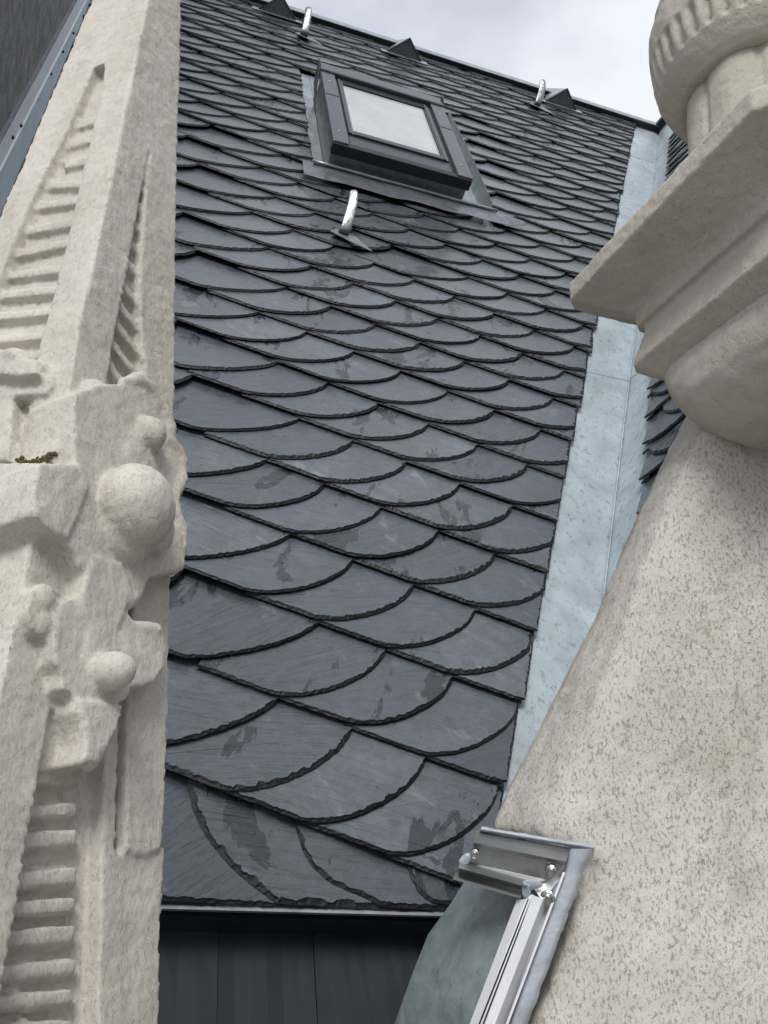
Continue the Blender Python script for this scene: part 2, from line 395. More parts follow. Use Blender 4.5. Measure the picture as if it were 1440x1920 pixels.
def slate_poly(L, T, E, A, B, wide=False):
    """L left tip, T lower tip, E where the curved edge meets the course above"""
    poly = [(L[0] - A[0] * 0.12, L[1] - A[1] * 0.12, 0), (L[0] - A[0] * 0.11, L[1] - A[1] * 0.11, 1)]
    sc = A[0] / 0.157
    if wide:
        T1 = (T[0] - A[0] * 0.35, T[1] - A[1] * 0.35)
        poly += [(p[0], p[1], 1) for p in bez(T1, (T[0] - A[0] * .05, T[1] - A[1] * .05), (E[0] - 0.06 * sc, E[1] - 0.085), E, 12)]
    else:
        T1 = (T[0] - A[0] * 0.13, T[1] - A[1] * 0.13)
        poly += [(p[0], p[1], 1) for p in bez(T1, (T[0] + 0.075 * sc, T[1] - 0.016), (E[0] - 0.022 * sc, E[1] - 0.075), E, 12)]
    up = 0.055
    poly.append((E[0], E[1], 0))
    bx, by = -B[0], -B[1]; bl = math.hypot(bx, by); bx, by = bx / bl * up, by / bl * up
    poly.append((E[0] + bx, E[1] + by, 0))
    poly.append((L[0] - B[0] + bx - A[0] * .1, L[1] - B[1] + by - A[1] * .1, 0))
    return poly
ROOF_M = Matrix((( 1, 0, 0), (0, S_.y, N_.y), (0, S_.z, N_.z))).to_4x4()
WING_M = Matrix(((WU.x, WS.x, WN.x), (WU.y, WS.y, WN.y), (WU.z, WS.z, WN.z))).to_4x4()

roof = empty('slate_roof', RP(0.6, 0.7))
tag(roof, 'large steep roof of overlapping dark scale-shaped slates around the skylight, wet and bluish grey', 'roof')
wing = empty('slate_roof', WP(0.6, 0.3))
tag(wing, 'side wing roof of dark rounded slates beyond the metal valley, partly hidden by the stone corbel', 'roof')

A_LAT = (0.157, -0.0575)
def b_of(v): return (-0.103 + 0.002 * (v - 1), -(0.2465 - 0.0175 * v))
rows = []
# anchor node (row 0, column 0) measured on the roof
T0 = (0.568, 1.867)
cur = T0; rows.append((0, cur))
c2 = cur
for j in range(1, 5):
    b = b_of(c2[1] - 0.1); c2 = (c2[0] + b[0], c2[1] + b[1]); rows.append((j, c2))
c2 = cur; j = 0
while c2[1] < 9.2:
    b = b_of(min(c2[1], 6.6)); j -= 1; c2 = (c2[0] - b[0], c2[1] - b[1]); rows.append((j, c2))
VTOP = 6.12
SKY_R = (0.658, 1.50, 3.93, 5.16)                     # slate opening round the skylight
slates = []                                            # (visible weight, T, mesh args)
cuts = [(0.743, 3.362), (0.705, 5.765), (2.218, 5.813)]
for j, (ox, oy) in rows:
    bj = b_of(min(oy, 6.6))
    step_i = list(range(-14, 40)); prev_wide = False
    for i in step_i:
        T = (ox + A_LAT[0] * i + random.uniform(-.004, .004), oy + A_LAT[1] * i + random.uniform(-.0035, .0035))
        Lf = (ox + A_LAT[0] * (i - 1), oy + A_LAT[1] * (i - 1))
        E = (ox + A_LAT[0] * (i + 1) - bj[0], oy + A_LAT[1] * (i + 1) - bj[1])
        if T[1] < 0.72 or T[0] < -0.35 or T[1] > VTOP + 0.25: continue
        if T[0] - 0.4 > vedge(T[1]): continue
        ub = 0.40 + 0.05 * math.sin(j * 1.7)
        # the long starter slates on the left side of the field
        nu, nv = ox + A_LAT[0] * i, oy + A_LAT[1] * i
        def is_wide(nu, nv):
            if 0.12 <= nu < 0.277 and 0.8 < nv < 3.9: return 1.35
            if 1.585 <= nu < 1.742 and 3.95 < nv < 5.1: return 2.0
            if abs(nu - 1.02) < .0785 and abs(nv - 3.03) < .13: return 1.3
            return 0
        wide = is_wide(nu, nv)
        if wide: Lf = (Lf[0] - A_LAT[0] * wide, Lf[1] - A_LAT[1] * wide)
        if is_wide(nu + A_LAT[0], nv + A_LAT[1]): continue
        poly = slate_poly(Lf, T, E, A_LAT, bj, wide)
        cu, cv = T[0], T[1] + 0.1
        j5 = random.uniform(-.006, .006)
        # valley edge, eave, ridge
        poly = clip(poly, 1, -KV, 0.867 - 0.895 * KV + j5)
        if len(poly) < 3: continue
        poly = clip(poly, 0, 1, VTOP + 0.02); 
        if len(poly) < 3: continue
        poly = clip(poly, 0, -1, -0.735)
        if len(poly) < 3: continue
        # skylight opening
        u0, u1, v0, v1 = SKY_R
        mu = (E[0] + Lf[0]) / 2; mv = (E[1] + T[1]) / 2
        xs = [p[0] for p in poly]; ys = [p[1] for p in poly]
        if max(xs) > u0 and min(xs) < u1 and max(ys) > v0 and min(ys) < v1:
            dl, dr, db, dt = max(0, u0 - mu), max(0, mu - u1), max(0, v0 - mv), max(0, mv - v1)
            m_ = max(dl, dr, db * 1.0, dt)
            opts = [(u0 - min(xs), 'l'), (max(xs) - u1, 'r'), (v0 - min(ys), 'b'), (max(ys) - v1, 't')]
            if m_ == 0: side = max(opts)[1]
            else: side = {dl: 'l', dr: 'r', db: 'b', dt: 't'}[m_]
            if side == 'l': poly = clip(poly, 1, -0.0, u0 + j5)
            elif side == 'r': poly = clip(poly, -1, 0, -u1 + j5)
            elif side == 'b': poly = clip(poly, 0, 1, v0)
            else: poly = clip(poly, 0, -1, -v1 + j5)
            if len(poly) < 3: continue
        d = RP(T[0], T[1]).length
        hidden = T[0] + 0.25 < (0.12 if T[1] < 6 else 0.0) or T[1] > VTOP + 0.1
        gs = 1.0 - 0.075 * max(0, T[1] - 1.2); g = solve_g(A_LAT, bj, 0.011 * gs, 0.026 * gs)
        step = 0.0055 if d < 2.6 else (0.009 if d < 4 else 0.016)
        slates.append((d + (8 if hidden else 0), T, poly, g, 0.038 + random.uniform(-.0012, .0012), random.uniform(0, 99), step))
# eave course: wide slates with a curved left edge and a straight foot
g_e0 = solve_g(A_LAT, b_of(0.8), -0.0075, 0.0165)
eave = [((0.03, 0.985), (0.20, 0.721)), ((0.235, 0.955), (0.405, 0.721)), ((0.445, 0.87), (0.598, 0.721)), ((0.66, 0.80), (0.83, 0.721)), ((-0.2, 1.03), (0.0, 0.721))]
for k, (a, bt) in enumerate(eave):
    cv = [(p[0], p[1], 1) for p in bez(a, (a[0] + 0.02, a[1] - 0.13), (bt[0] - 0.06, bt[1] + 0.04), bt, 12)]
    rt = min(0.30, 0.94 - bt[0])
    poly = cv + [(bt[0], bt[1], 1), (bt[0] + rt, 0.718, 0), (bt[0] + rt, a[1] + 0.0 if bt[0] < 0.6 else 0.83, 0), (a[0] + 0.02, a[1] + 0.03, 0)]
    poly = clip(poly, 1, -KV, 0.867 - 0.895 * KV)
    T = bt
    slates.append((1.0, T, poly, (-0.035, -0.06), 0.018, random.uniform(0, 99), 0.0055))
slates.sort(key=lambda s: s[0])
rest = MB(); count = 0
def make_slates(lst, M, P, parent, limit):
    rest = MB(); c = 0; idx = []
    for (d, T, poly, g, h0, seed, step) in lst:
        r = slate_mesh(poly, T, g, h0, seed, step)
        if not r: continue
        if c < limit and d < 8:
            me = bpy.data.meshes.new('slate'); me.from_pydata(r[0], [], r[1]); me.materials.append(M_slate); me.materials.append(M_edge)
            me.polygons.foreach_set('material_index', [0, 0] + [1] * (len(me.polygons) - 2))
            o = bpy.data.objects.new('slate', me); scene.collection.objects.link(o); o.parent = parent
            o.matrix_parent_inverse = Matrix.Translation(-Vector(parent.location))
            mw = M.copy(); mw.translation = P(T[0], T[1]); o.matrix_world = mw
            o.matrix_basis = mw
            c += 1
        else:
            base = P(T[0], T[1]); R3 = M.to_3x3()
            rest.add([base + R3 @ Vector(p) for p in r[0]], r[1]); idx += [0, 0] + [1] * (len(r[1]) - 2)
    if rest.v:
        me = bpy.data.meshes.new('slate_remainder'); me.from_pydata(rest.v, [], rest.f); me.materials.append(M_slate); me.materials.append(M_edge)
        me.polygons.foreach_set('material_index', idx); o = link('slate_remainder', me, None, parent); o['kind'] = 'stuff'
    return c
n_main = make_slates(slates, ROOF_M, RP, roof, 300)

# side wing field: mirrored courses, in wing coordinates
wsl = []
aw = (-0.157, -0.0575)
for j in range(0, 34):
    s_j = 0.15 + 0.19 * j - 0.0016 * j * j
    for i in range(-4, 22):
        T = (-3.5 + 0.157 * i + 0.09 * (j % 2) + 0.085 * j * 0, 0)
        a0 = wcrease(s_j) + 0.02 + 0.157 * i + 0.075 * (j % 2)
        T = (a0, s_j + 0.0575 * i * 1.0)
        if T[0] > 2.7 or T[1] > 6.6 * SV: continue
        b = (0.10, -0.2)
        Lf = (T[0] + 0.157, T[1] + 0.0575)
        E = (T[0] - 0.157 - 0.10, T[1] - 0.0575 + 0.2)
        poly = slate_poly(Lf, T, E, aw, b)
        # mirror handled by A sign; keep the side beyond the valley metal
        poly = clip(poly, -1, -S_.y / SV, -0.185)
        if len(poly) < 3: continue
        poly = clip(poly, 0, 1, 5.42 * SV)
        if len(poly) < 3: continue
        poly = clip(poly, 0, -1, -0.02)
        if len(poly) < 3: continue
        poly = clip(poly, 1, 0, 2.6)
        if len(poly) < 3: continue
        d = WP(*T).length
        pr = CAM.transposed() @ WP(*T); px = 720 + F_PX * pr.x / -pr.z; py = 960 - F_PX * pr.y / -pr.z
        vis = 1170 < px < 1330 and -50 < py < 1050
        wsl.append((d + (0 if vis else 9), T, poly, solve_g(aw, b, 0.0105, 0.0235), 0.036, random.uniform(0, 99), 0.009))
wsl.sort(key=lambda s: s[0])
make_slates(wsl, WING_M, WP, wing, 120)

# decks under the slates
def slab_uvh(P, pts, h0, h1):
    mb = MB(); mb.prism([P(u, v, h0) for u, v in pts], [P(u, v, h1) for u, v in pts]); return mb
slab_uvh(RP, [(-0.6, 0.74), (crease(0.74), 0.74), (crease(6.19), 6.19), (-0.6, 6.19)], -0.03, -0.004).build('roof_deck', M_deck, roof)
SR = 5.48 * SV
slab_uvh(WP, [(wcrease(0.0), 0.0), (2.7, 0.0), (2.7, SR), (wcrease(SR), SR)], -0.03, -0.004).build('roof_deck', M_deck, wing)
# ridge: dark board with a bright metal cap edge
VR = 6.15
def ridge_u(): return crease(VR) + 0.02
mb = slab_uvh(RP, [(-0.6, VR), (ridge_u(), VR), (ridge_u() + .02, VR + 0.048), (-0.6, VR + 0.048)], -0.02, 0.052); mb.build('ridge_board', M_ridge, roof)
mb = slab_uvh(RP, [(-0.6, VR - 0.012), (ridge_u() - .005, VR - 0.012), (ridge_u() + .02, VR + 0.052), (-0.6, VR + 0.052)], 0.054, 0.060); bevel(mb.build('ridge_cap', M_zinc, roof), 0.002)
SRW = (VR - .7) * SV
mb = slab_uvh(WP, [(wcrease(SRW) - 0.02, SRW), (2.7, SRW), (2.7, SRW + .05), (wcrease(SRW) - 0.05, SRW + .05)], -0.02, 0.052); mb.build('ridge_board', M_ridge, wing)
mb = slab_uvh(WP, [(wcrease(SRW) - 0.02, SRW - .012), (2.7, SRW - .012), (2.7, SRW + .052), (wcrease(SRW) - 0.05, SRW + .052)], 0.054, 0.060); mb.build('ridge_cap', M_ridge, wing)
# eave drip strip
mb = MB()
for (a, b_, c_, d_) in ((0.712, 0.735, 0.0, 0.002), (0.712, 0.7145, -0.006, 0.0)):
    mb.hexa([RP(-0.6, a, c_), RP(1.02, a, c_), RP(1.02, b_, c_), RP(-0.6, b_, c_), RP(-0.6, a, d_), RP(1.02, a, d_), RP(1.02, b_, d_), RP(-0.6, b_, d_)])
mb.build('eave_drip', M_zinc, roof)

# ------------------------------------------------------------------ valley metal
val = empty('valley_gutter', RP(crease(1), 1))
tag(val, 'pale blue-grey zinc valley gutter running up between the two slate roofs', 'gutter')
segs = [(0.66, 2.80), (2.78, 4.02), (4.0, 5.5), (5.48, 6.16)]
for k, (va, vb) in enumerate(segs):
    h = 0.003 + 0.0016 * (k)
    mb = MB(); rows_ = []
    nseg = 26
    for i in range(nseg + 1):
        v = va + (vb - va) * i / nseg; s = (v - 0.7) * SV
        ue = vedge(v) - 0.05; uc = crease(v); L = []
        for q in range(7):
            t = q / 6; u = ue + (uc - ue) * t
            wob = 0.0018 * noise.noise((u * 6, v * 5, 3.0))
            L.append(RP(u, v, h + wob + 0.004))
        L[-1] = RP(uc, v, h + 0.004)
        for q in range(1, 7):
            t = q / 6; a = wcrease(s) + 0.24 * t
            L.append(WP(a, s, h + 0.004 + 0.0018 * noise.noise((a * 6, v * 5, 9.0))))
        rows_.append(L)
    mb.grid(rows_)
    o = mb.build('valley_sheet', M_valley, val, smooth=False)
    so = o.modifiers.new('thickness', 'SOLIDIFY'); so.thickness = 0.0012; so.offset = -1
mb = MB(); mb.tube([RP(crease(v), v, 0.013) + WN * 0.004 for v in [0.7 + 0.25 * i for i in range(22)]], 0.0028, 8)
mb.build('fold_bead', M_valley, val, smooth=True)

# ------------------------------------------------------------------ dark metal cladding under the eave
clad = empty('metal_cladding', RP(0.4, 0.5, -0.1))
tag(clad, 'near-black flat metal cladding in tall panels below the bottom slate course', 'cladding')
us = [-0.6, 0.11, 0.321, 0.498, 0.70, 0.92, 1.2]
for k in range(len(us) - 1):
    hh = -0.1 + (0.002 if k % 2 else -0.001)
    mb = MB(); a, b_ = us[k] + 0.0006, us[k + 1] - 0.0006
    rws = []
    for i in range(7):
        v = 0.74 - 0.16 * i
        rws.append([RP(a + (b_ - a) * q / 6, v, hh + 0.0022 * noise.noise((a + q * .4, v * 3, k * 3.0))) for q in range(7)])
    mb.grid(rws); o = mb.build('panel', M_dark, clad); so = o.modifiers.new('thickness', 'SOLIDIFY'); so.thickness = 0.003
slab_uvh(RP, [(-0.6, -0.4), (1.2, -0.4), (1.2, 0.74), (-0.6, 0.74)], -0.16, -0.108).build('backing', M_deck, clad)
slab_uvh(RP, [(-0.6, 0.715), (1.05, 0.715), (1.05, 0.76), (-0.6, 0.76)], -0.10, -0.031).build('soffit', M_dark, clad)

# ------------------------------------------------------------------ skylight
skl = empty('skylight', RP(1.05, 4.06, 0.0))
tag(skl, 'roof window with anthracite metal frame and pale glass set in the slates', 'skylight')
def ubox(mb, u0, u1, v0, v1, h0, h1):
    mb.hexa([RP(u0, v0, h0), RP(u1, v0, h0), RP(u1, v1, h0), RP(u0, v1, h0), RP(u0, v0, h1), RP(u1, v0, h1), RP(u1, v1, h1), RP(u0, v1, h1)])
U0, U1, V0, V1, HT = 0.706, 1.357, 3.945, 4.80, 0.17
mb = MB(); ubox(mb, U0 + .008, U1 - .008, V0 + .014, V0 + .03, 0.0, HT - .05); ubox(mb, U0 + .008, U0 + .02, V0 + .03, V1, 0, HT - .03); ubox(mb, U1 - .02, U1 - .008, V0 + .03, V1, 0, HT - .03); ubox(mb, U0 + .02, U1 - .02, V1 - .015, V1, 0, HT - .03)
bevel(mb.build('upstand', M_dzinc, skl), 0.002)
CW = 0.072
mb = MB(); ubox(mb, U0 + 0.002, U1 - 0.002, V0 - 0.010, V0 + 0.035, HT - .058, HT - .009)
bevel(mb.build('bottom_cover', M_rubber, skl), 0.004)
mb = MB(); ubox(mb, U0 + 0.028, U1 - 0.028, V0 + 0.0355, V0 + 0.150, HT - .03, HT - .016)
bevel(mb.build('bottom_profile', M_frame, skl), 0.002)
for a, b_ in ((U0, U0 + CW), (U1 - CW, U1)):
    mb = MB(); left = a == U0
    ubox(mb, a, b_, V0 - .002, V0 + 0.55, HT - .035, HT); o = mb.build('side_cover', M_frameL, skl); bevel(o, 0.005)
    mb = MB(); ubox(mb, a, b_, V0 + 0.553, V1, HT - .035, HT + .0012); o = mb.build('side_cover', M_frameL, skl); bevel(o, 0.005)
    for vv in (V0 + .12, V1 - .12):
        mb = MB(); cc = RP((a + b_) / 2, vv, HT + .001); mb.ellipsoid(cc, [Vector((.005, 0, 0)), S_ * .005, N_ * .0022], 10, 6); mb.build('cover_screw', M_steel, skl, smooth=True)
    mb = MB(); c0 = (b_ + .0005) if left else (a - 0.0125)
    ubox(mb, c0, c0 + 0.012, V0 + .06, V1 - .03, HT - .04, HT - .014); mb.build('gasket', M_rubber, skl)
    mb = MB(); c0 = (b_ + 0.013) if left else (a - 0.041)
    ubox(mb, c0, c0 + 0.013, V0 + 0.150, V1 - 0.03, HT - .04, HT - .004); bevel(mb.build('sash_side', M_frame, skl), 0.003)
    mb = MB(); c0 = (b_ + 0.0275) if left else (a - 0.0265)
    ubox(mb, c0, c0 + 0.010, V0 + 0.150, V1 - 0.03, HT - .04, HT - .008); bevel(mb.build('glazing_bead', M_frameL, skl), 0.002)
mb = MB(); ubox(mb, U0 - .001, U1 + .001, V1 + .0005, V1 + 0.10, HT - .045, HT + 0.010); bevel(mb.build('top_cover', M_frameL, skl), 0.008, 3)
G0, G1, GB, GT = U0 + CW + .040, U1 - CW - .043, V0 + .19, V1 - .06
mb = MB(); ubox(mb, G0 - .02, G1 + .02, GT, V1 - .001, HT - .04, HT - .012); mb.build('sash_top', M_rubber, skl)
mb = MB(); ubox(mb, G0 - .003, G1 + .003, V0 + 0.1505, GB, HT - .04, HT - .006); bevel(mb.build('sash_bottom', M_frame, skl), 0.003)
mb = MB(); ubox(mb, G0, G1, GB + .0005, GT - .0005, HT - .030, HT - .020); mb.build('glass', M_glass, skl)
# hinge brackets at the upper corners
for a, sg in ((U0, -1), (U1, 1)):
    mb = MB(); q = [RP(a + sg * .002, V1 - .13, .04), RP(a + sg * .002, V1 + .08, .08), RP(a + sg * .002, V1 + .11, HT + .022), RP(a + sg * .002, V1 + .06, HT + .02)]
    mb.prism(q, [p + Vector((sg * .006, 0, 0)) for p in q]); mb.build('corner_plate', M_frame, skl)
# side trays, head tray and apron
def sheet(name, m, fn, nu, nv, parent, th=0.0012):
    mb = MB(); mb.grid([[fn(q / nu, i / nv) for q in range(nu + 1)] for i in range(nv + 1)])
    o = mb.build(name, m, parent, smooth=False); so = o.modifiers.new('thickness', 'SOLIDIFY'); so.thickness = th; so.offset = 0
    return o
sheet('flashing_tray', M_zinc, lambda a, b: RP(0.62 + 0.092 * a, 3.90 + 1.28 * b, 0.012 + 0.002 * noise.noise((a * 3, b * 9, 1))), 4, 16, skl)
sheet('flashing_tray', M_zinc, lambda a, b: RP(1.350 + 0.12 * a, 3.90 + 1.28 * b, 0.012 + 0.002 * noise.noise((a * 3, b * 9, 5))), 4, 16, skl)
sheet('flashing_tray', M_zinc, lambda a, b: RP(0.713 + 0.636 * a, 4.86 + 0.32 * b, 0.014), 4, 6, skl)
for k in range(2):
    va, vb = (3.93, 4.50) if k == 0 else (4.502, 5.1)
    sheet('flashing_upstand', M_zinc, lambda a, b: RP(1.468 + 0.018 * a, va + (vb - va) * b, 0.012 + (0.075 - 0.02 * (b if k else 0)) * a), 3, 6, skl)
def apron(a, b):
    u = 0.60 + 1.05 * a
    low = 0.105 + 0.006 * math.sin(a * 23) + 0.012 * noise.noise((a * 9, 0, 2)) - (0.07 * max(0, a - 0.8) / 0.2) + 0.03 * (1 - a)
    v = 3.935 - low * (1 - b) - 0.03 * max(0, a - 0.78) / 0.22
    return RP(u, v, 0.056 + 0.004 * noise.noise((u * 7, v * 9, 4)) - 0.006 * (1 - b) ** 2)
sheet('apron', M_dzinc2, apron, 46, 6, skl, 0.0014)
sheet('apron_fold', M_zinc, lambda a, b: RP(0.65 + 0.85 * a, 3.962 - 0.035 * b, 0.045 + 0.018 * b), 10, 3, skl)
mb = MB(); mb.tube([RP(0.645 + 0.87 * i / 14, 3.926 + 0.0015 * math.sin(i), 0.065) for i in range(15)], 0.007, 8); mb.build('apron_bead', M_zinc, skl, smooth=True)

# ------------------------------------------------------------------ roof hooks
def hook(u, v, label, lean):
    r = empty('roof_hook', RP(u, v, 0.03)); tag(r, label, 'roof hook', 'forged roof hooks for ladders')
    path = [(0.05, .042, 0), (0.0, .048, 0), (-0.02, .062, .001), (-0.012, .082, .004), (0.03, .11, .012), (0.08, .135, .022), (0.13, .162, .03), (0.175, .185, .032), (0.215, .20, .03)]
    hw_ = [.023, .023, .022, .022, .022, .022, .021, .020, .017]
    mb = MB(); rws = []
    for k, (dv, h, du) in enumerate(path):
        c = RP(u + du * lean * .76, v + dv * .76, .042 + (h - .042) * .76); 
        a, b_ = path[max(0, k - 1)], path[min(len(path) - 1, k + 1)]
        t = (RP(0, b_[0], b_[1]) - RP(0, a[0], a[1])).normalized(); nn = Vector((1, 0, 0)).cross(t).normalized()
        tw = 0.05 * k
        s_ = (Vector((1, 0, 0)) * math.cos(tw) + nn * math.sin(tw)); n2 = t.cross(s_).normalized()
        rws.append([c + s_ * hw_[k] + n2 * .003, c + s_ * hw_[k] * .5 + n2 * .0045, c - s_ * hw_[k] * .5 + n2 * .0045, c - s_ * hw_[k] + n2 * .003, c - s_ * hw_[k] - n2 * .003, c + s_ * hw_[k] - n2 * .003])
    base = len(mb.v)
    for q in rws: mb.v += [tuple(p) for p in q]
    for i in range(len(rws) - 1):
        for k in range(6):
            a = base + i * 6; mb.f.append((a + k, a + (k + 1) % 6, a + 6 + (k + 1) % 6, a + 6 + k))
    mb.f.append(tuple(range(5, -1, -1))); mb.f.append(tuple(range(len(mb.v) - 6, len(mb.v))))
    o = mb.build('strap', M_galv, r, smooth=False); ss = o.modifiers.new('sub', 'SUBSURF'); ss.levels = 2; ss.render_levels = 2
    for p in o.data.polygons: p.use_smooth = True
    # stiffening rib beaten into the upper half
    mb = MB(); mb.tube([RP(u + p[2] * lean * .76 + .002, v + p[0] * .76 + .004, .042 + (p[1] - .042) * .76 - .004) for p in path[3:8]], [.002, .005, .006, .005, .002], 8)
    mb.build('rib', M_galv, r, smooth=True)
    # zinc plate under the hook
    mb = MB(); pl = [(u - .055, v - .014), (u + .02, v - .058), (u + .11, v - .100), (u + .05, v - .01), (u + .02, v + .10), (u - .035, v + .10), (u - .03, v + .02)]
    mb.prism([RP(a, b_, .0485 - (0.03 if b_ > v + .05 else 0)) for a, b_ in pl], [RP(a, b_, .051 - (0.03 if b_ > v + .05 else 0)) for a, b_ in pl])
    mb.build('base_plate', M_dzinc, r)
    return r
hook(0.735, 3.345, 'steel roof hook on the slates just below the skylight', 1.0)
hook(0.70, 5.74, 'steel roof hook near the ridge beside the leftmost triangular vent', 0.3)
hook(2.20, 5.79, 'steel roof hook near the ridge at the right, beside the rightmost triangular vent', 1.3)

# ------------------------------------------------------------------ triangular roof vents
def vent(u, v, label):
    r = empty('roof_vent', RP(u, v, 0.03)); tag(r, label, 'roof vent', 'triangular roof vents under the ridge')
    L, Rr, A = RP(u - .115, v, .036), RP(u + .115, v, .036), RP(u + .005, v + .02, .142)
    back = RP(u, v + .34, .03)
    mb = MB(); mb.add([L, A, back, Rr], [(0, 1, 2), (1, 3, 2)])
    o = mb.build('hood', M_zinc, r); so = o.modifiers.new('thickness', 'SOLIDIFY'); so.thickness = .003
    d_ = S_ * .012
    mb = MB(); mb.add([L + d_ , Rr + d_, A + d_], [(0, 1, 2)]); mb.build('backing', M_rubber, r)
    # perforated face: thin lattice bars
    mb = MB()
    for k in range(1, 16):
        t = k / 16
        for P0, P1 in ((L.lerp(A, t), Rr.lerp(A, t)), ):
            mb.tube([P0 + S_ * .004, P1 + S_ * .004], .0016, 4)
    for k in range(1, 22):
        t = k / 22; b0 = L.lerp(Rr, t); top = L.lerp(A, t * 2) if t < .5 else Rr.lerp(A, (1 - t) * 2)
        mb.tube([b0 + S_ * .004, top + S_ * .004], .0016, 4)
    mb.build('grille', M_mesh, r)
    mb = MB(); mb.tube([L, A, Rr], .0035, 6); mb.build('rim', M_frame, r)
    mb = MB(); mb.hexa([RP(u - .15, v - .03, .036), RP(u + .15, v - .03, .036), RP(u + .15, v + .02, .034), RP(u - .15, v + .02, .034), RP(u - .15, v - .03, .040), RP(u + .15, v - .03, .040), RP(u + .15, v + .02, .038), RP(u - .15, v + .02, .038)])
    mb.build('base_strip', M_zinc, r)
vent(0.555, 6.02, 'leftmost triangular roof vent with dark grille, cut by the top of the photo')
vent(1.35, 5.98, 'middle triangular roof vent with dark grille above the skylight')
vent(2.43, 5.98, 'rightmost triangular roof vent with louvred face next to the hook')

# ------------------------------------------------------------------ dark wall at far left with its flashing
XW = -0.43
mb = MB(); prof = [(RP(0, 1.0).y, RP(0, 1.0, .0).z), (RP(0, 9).y, RP(0, 9).z), (RP(0, 9).y, 9.5), (RP(0, 1.0, 0).y, 6.5)]
mb.prism([Vector((XW - .3, y, z)) for y, z in prof], [Vector((XW, y, z)) for y, z in prof])
dw = mb.build('gable_wall', M_wall); tag(dw, 'dark grey rough rendered wall in the top left corner of the photo', 'wall')
ws_ = empty('wall_flashing', RP(XW, 4, .1)); tag(ws_, 'pale metal flashing strip screwed along the foot of the dark wall, top left', 'flashing')
def wallpt(x, y, dx=0.0):
    r = ray(x, y); return r * ((XW + dx) / r.x)
LA, LB = wallpt(-40, 345 + 40), wallpt(190, -62)       # lower edge line of the strip
UA, UB = wallpt(-40, 335), wallpt(176, -62)
def strip(pa, pb, pc, pd, x0, x1, name, m, n=1):
    mb = MB(); q = [pa, pb, pc, pd]
    mb.prism([Vector((XW + x0, p.y, p.z)) for p in q], [Vector((XW + x1, p.y, p.z)) for p in q]); return mb.build(name, m, ws_)
bevel(strip(LA, LB, UB, UA, .001, .007, 'clamping_strip', M_white), .002)
mb = MB(); mb.tube([LA.lerp(LB, t / 12) + Vector((.007, 0, 0)) for t in range(13)], .006, 8); mb.build('lower_lip', M_alu, ws_, smooth=True)
mb = MB(); rs = []
for i in range(60):
    t = i / 59; p = UA.lerp(UB, t); dv_ = (UA - LA).normalized()
    wd = .022 + .010 * noise.noise((t * 30, 0, 0)) + .005 * noise.noise((t * 90, 3, 0))
    rs.append([p - dv_ * .004 + Vector((.006, 0, 0)), p + dv_ * wd * .5 + Vector((.009, 0, 0)), p + dv_ * wd + Vector((.0005, 0, 0))])
mb.grid(rs); mb.build('mortar_bead', mat_plain('grey_mortar', (0.30, 0.30, 0.32), .8, 0, .35, 60, .3, .004), ws_)
mb = MB(); q = [LA, LB, LB - (UB - LB).normalized() * .2, LA - (UA - LA).normalized() * .2]
mb.prism([Vector((XW + .0005, p.y, p.z)) for p in q], [Vector((XW + .0025, p.y, p.z)) for p in q]); mb.build('upstand_sheet', M_upst, ws_)
sheet('foot_sheet', M_valley, lambda a, b: RP(XW + .0025 + .25 * a, 2.2 + 4.0 * b, .02 + .02 * a), 3, 8, ws_)
for (sx, sy) in ((18, 256), (34, 234), (64, 184), (91, 137), (114, 96), (134, 61), (153, 29), (170, 2)):
    c = wallpt(sx, sy); mb = MB(); k = 0.0062
    mb.ellipsoid(Vector((XW + .009, c.y, c.z)), [Vector((.005, 0, 0)), Vector((0, k, 0)), Vector((0, 0, k))], 10, 6)
    o = mb.build('screw', M_rubber, ws_, smooth=True)

# ------------------------------------------------------------------ carved stone pinnacle, left
def Nl(z): return Vector((0.0077 * z - 0.0513, 0.24 * z + 0.76, z))
def Rl(z): return Vector((-0.0840 * z + 0.1034, 0.1483 * z + 0.9147, z))
def Ll(z): return Vector((0.1017 * z - 0.2457, 0.1435 * z + 0.9565, z))
nR = (Nl(1) - Nl(0)).cross(Rl(0.5) - Nl(0.5)).normalized();  nR = nR if nR.dot(Vector((1, -1, 0))) > 0 else -nR
nL = (Nl(1) - Nl(0)).cross(Ll(0.5) - Nl(0.5)).normalized();  nL = nL if nL.dot(Vector((-1, -1, 0))) > 0 else -nL
def onp(x, y, h, side='R'):
    n_ = nR if side == 'R' else nL; p0 = Nl(0) + n_ * h; r = ray(x, y); return r * (p0.dot(n_) / r.dot(n_))
def slab(mb, pts, h1, h0=-0.05, side='R'):
    n_ = nR if side == 'R' else nL
    top = [onp(x, y, h1, side) for x, y in pts]; bot = [p - n_ * (h1 - h0) for p in top]
    mb.prism(bot, top)
def blob(mb, x, y, h, rx, ry, rh, side='R', rot=0.0):
    """rounded lump at picture direction (x, y): half sizes in metres along the face, upright and outwards"""
    n_ = nR if side == 'R' else nL; c = onp(x, y, h, side)
    up = (Vector((0, 0, 1)) - n_ * n_.z).normalized(); s_ = up.cross(n_).normalized()
    a = s_ * math.cos(rot) + up * math.sin(rot); b_ = up * math.cos(rot) - s_ * math.sin(rot)
    mb.ellipsoid(c, [a * rx, b_ * ry, n_ * rh])
def barR(mb, a, b_, wd, h1, h0=-.05, side='R'):
    dx, dy = b_[0] - a[0], b_[1] - a[1]; L = math.hypot(dx, dy); px, py = -dy / L * wd / 2, dx / L * wd / 2
    slab(mb, [(a[0] + px, a[1] + py), (b_[0] + px, b_[1] + py), (b_[0] - px, b_[1] - py), (a[0] - px, a[1] - py)], h1, h0, side)
pm = MB()
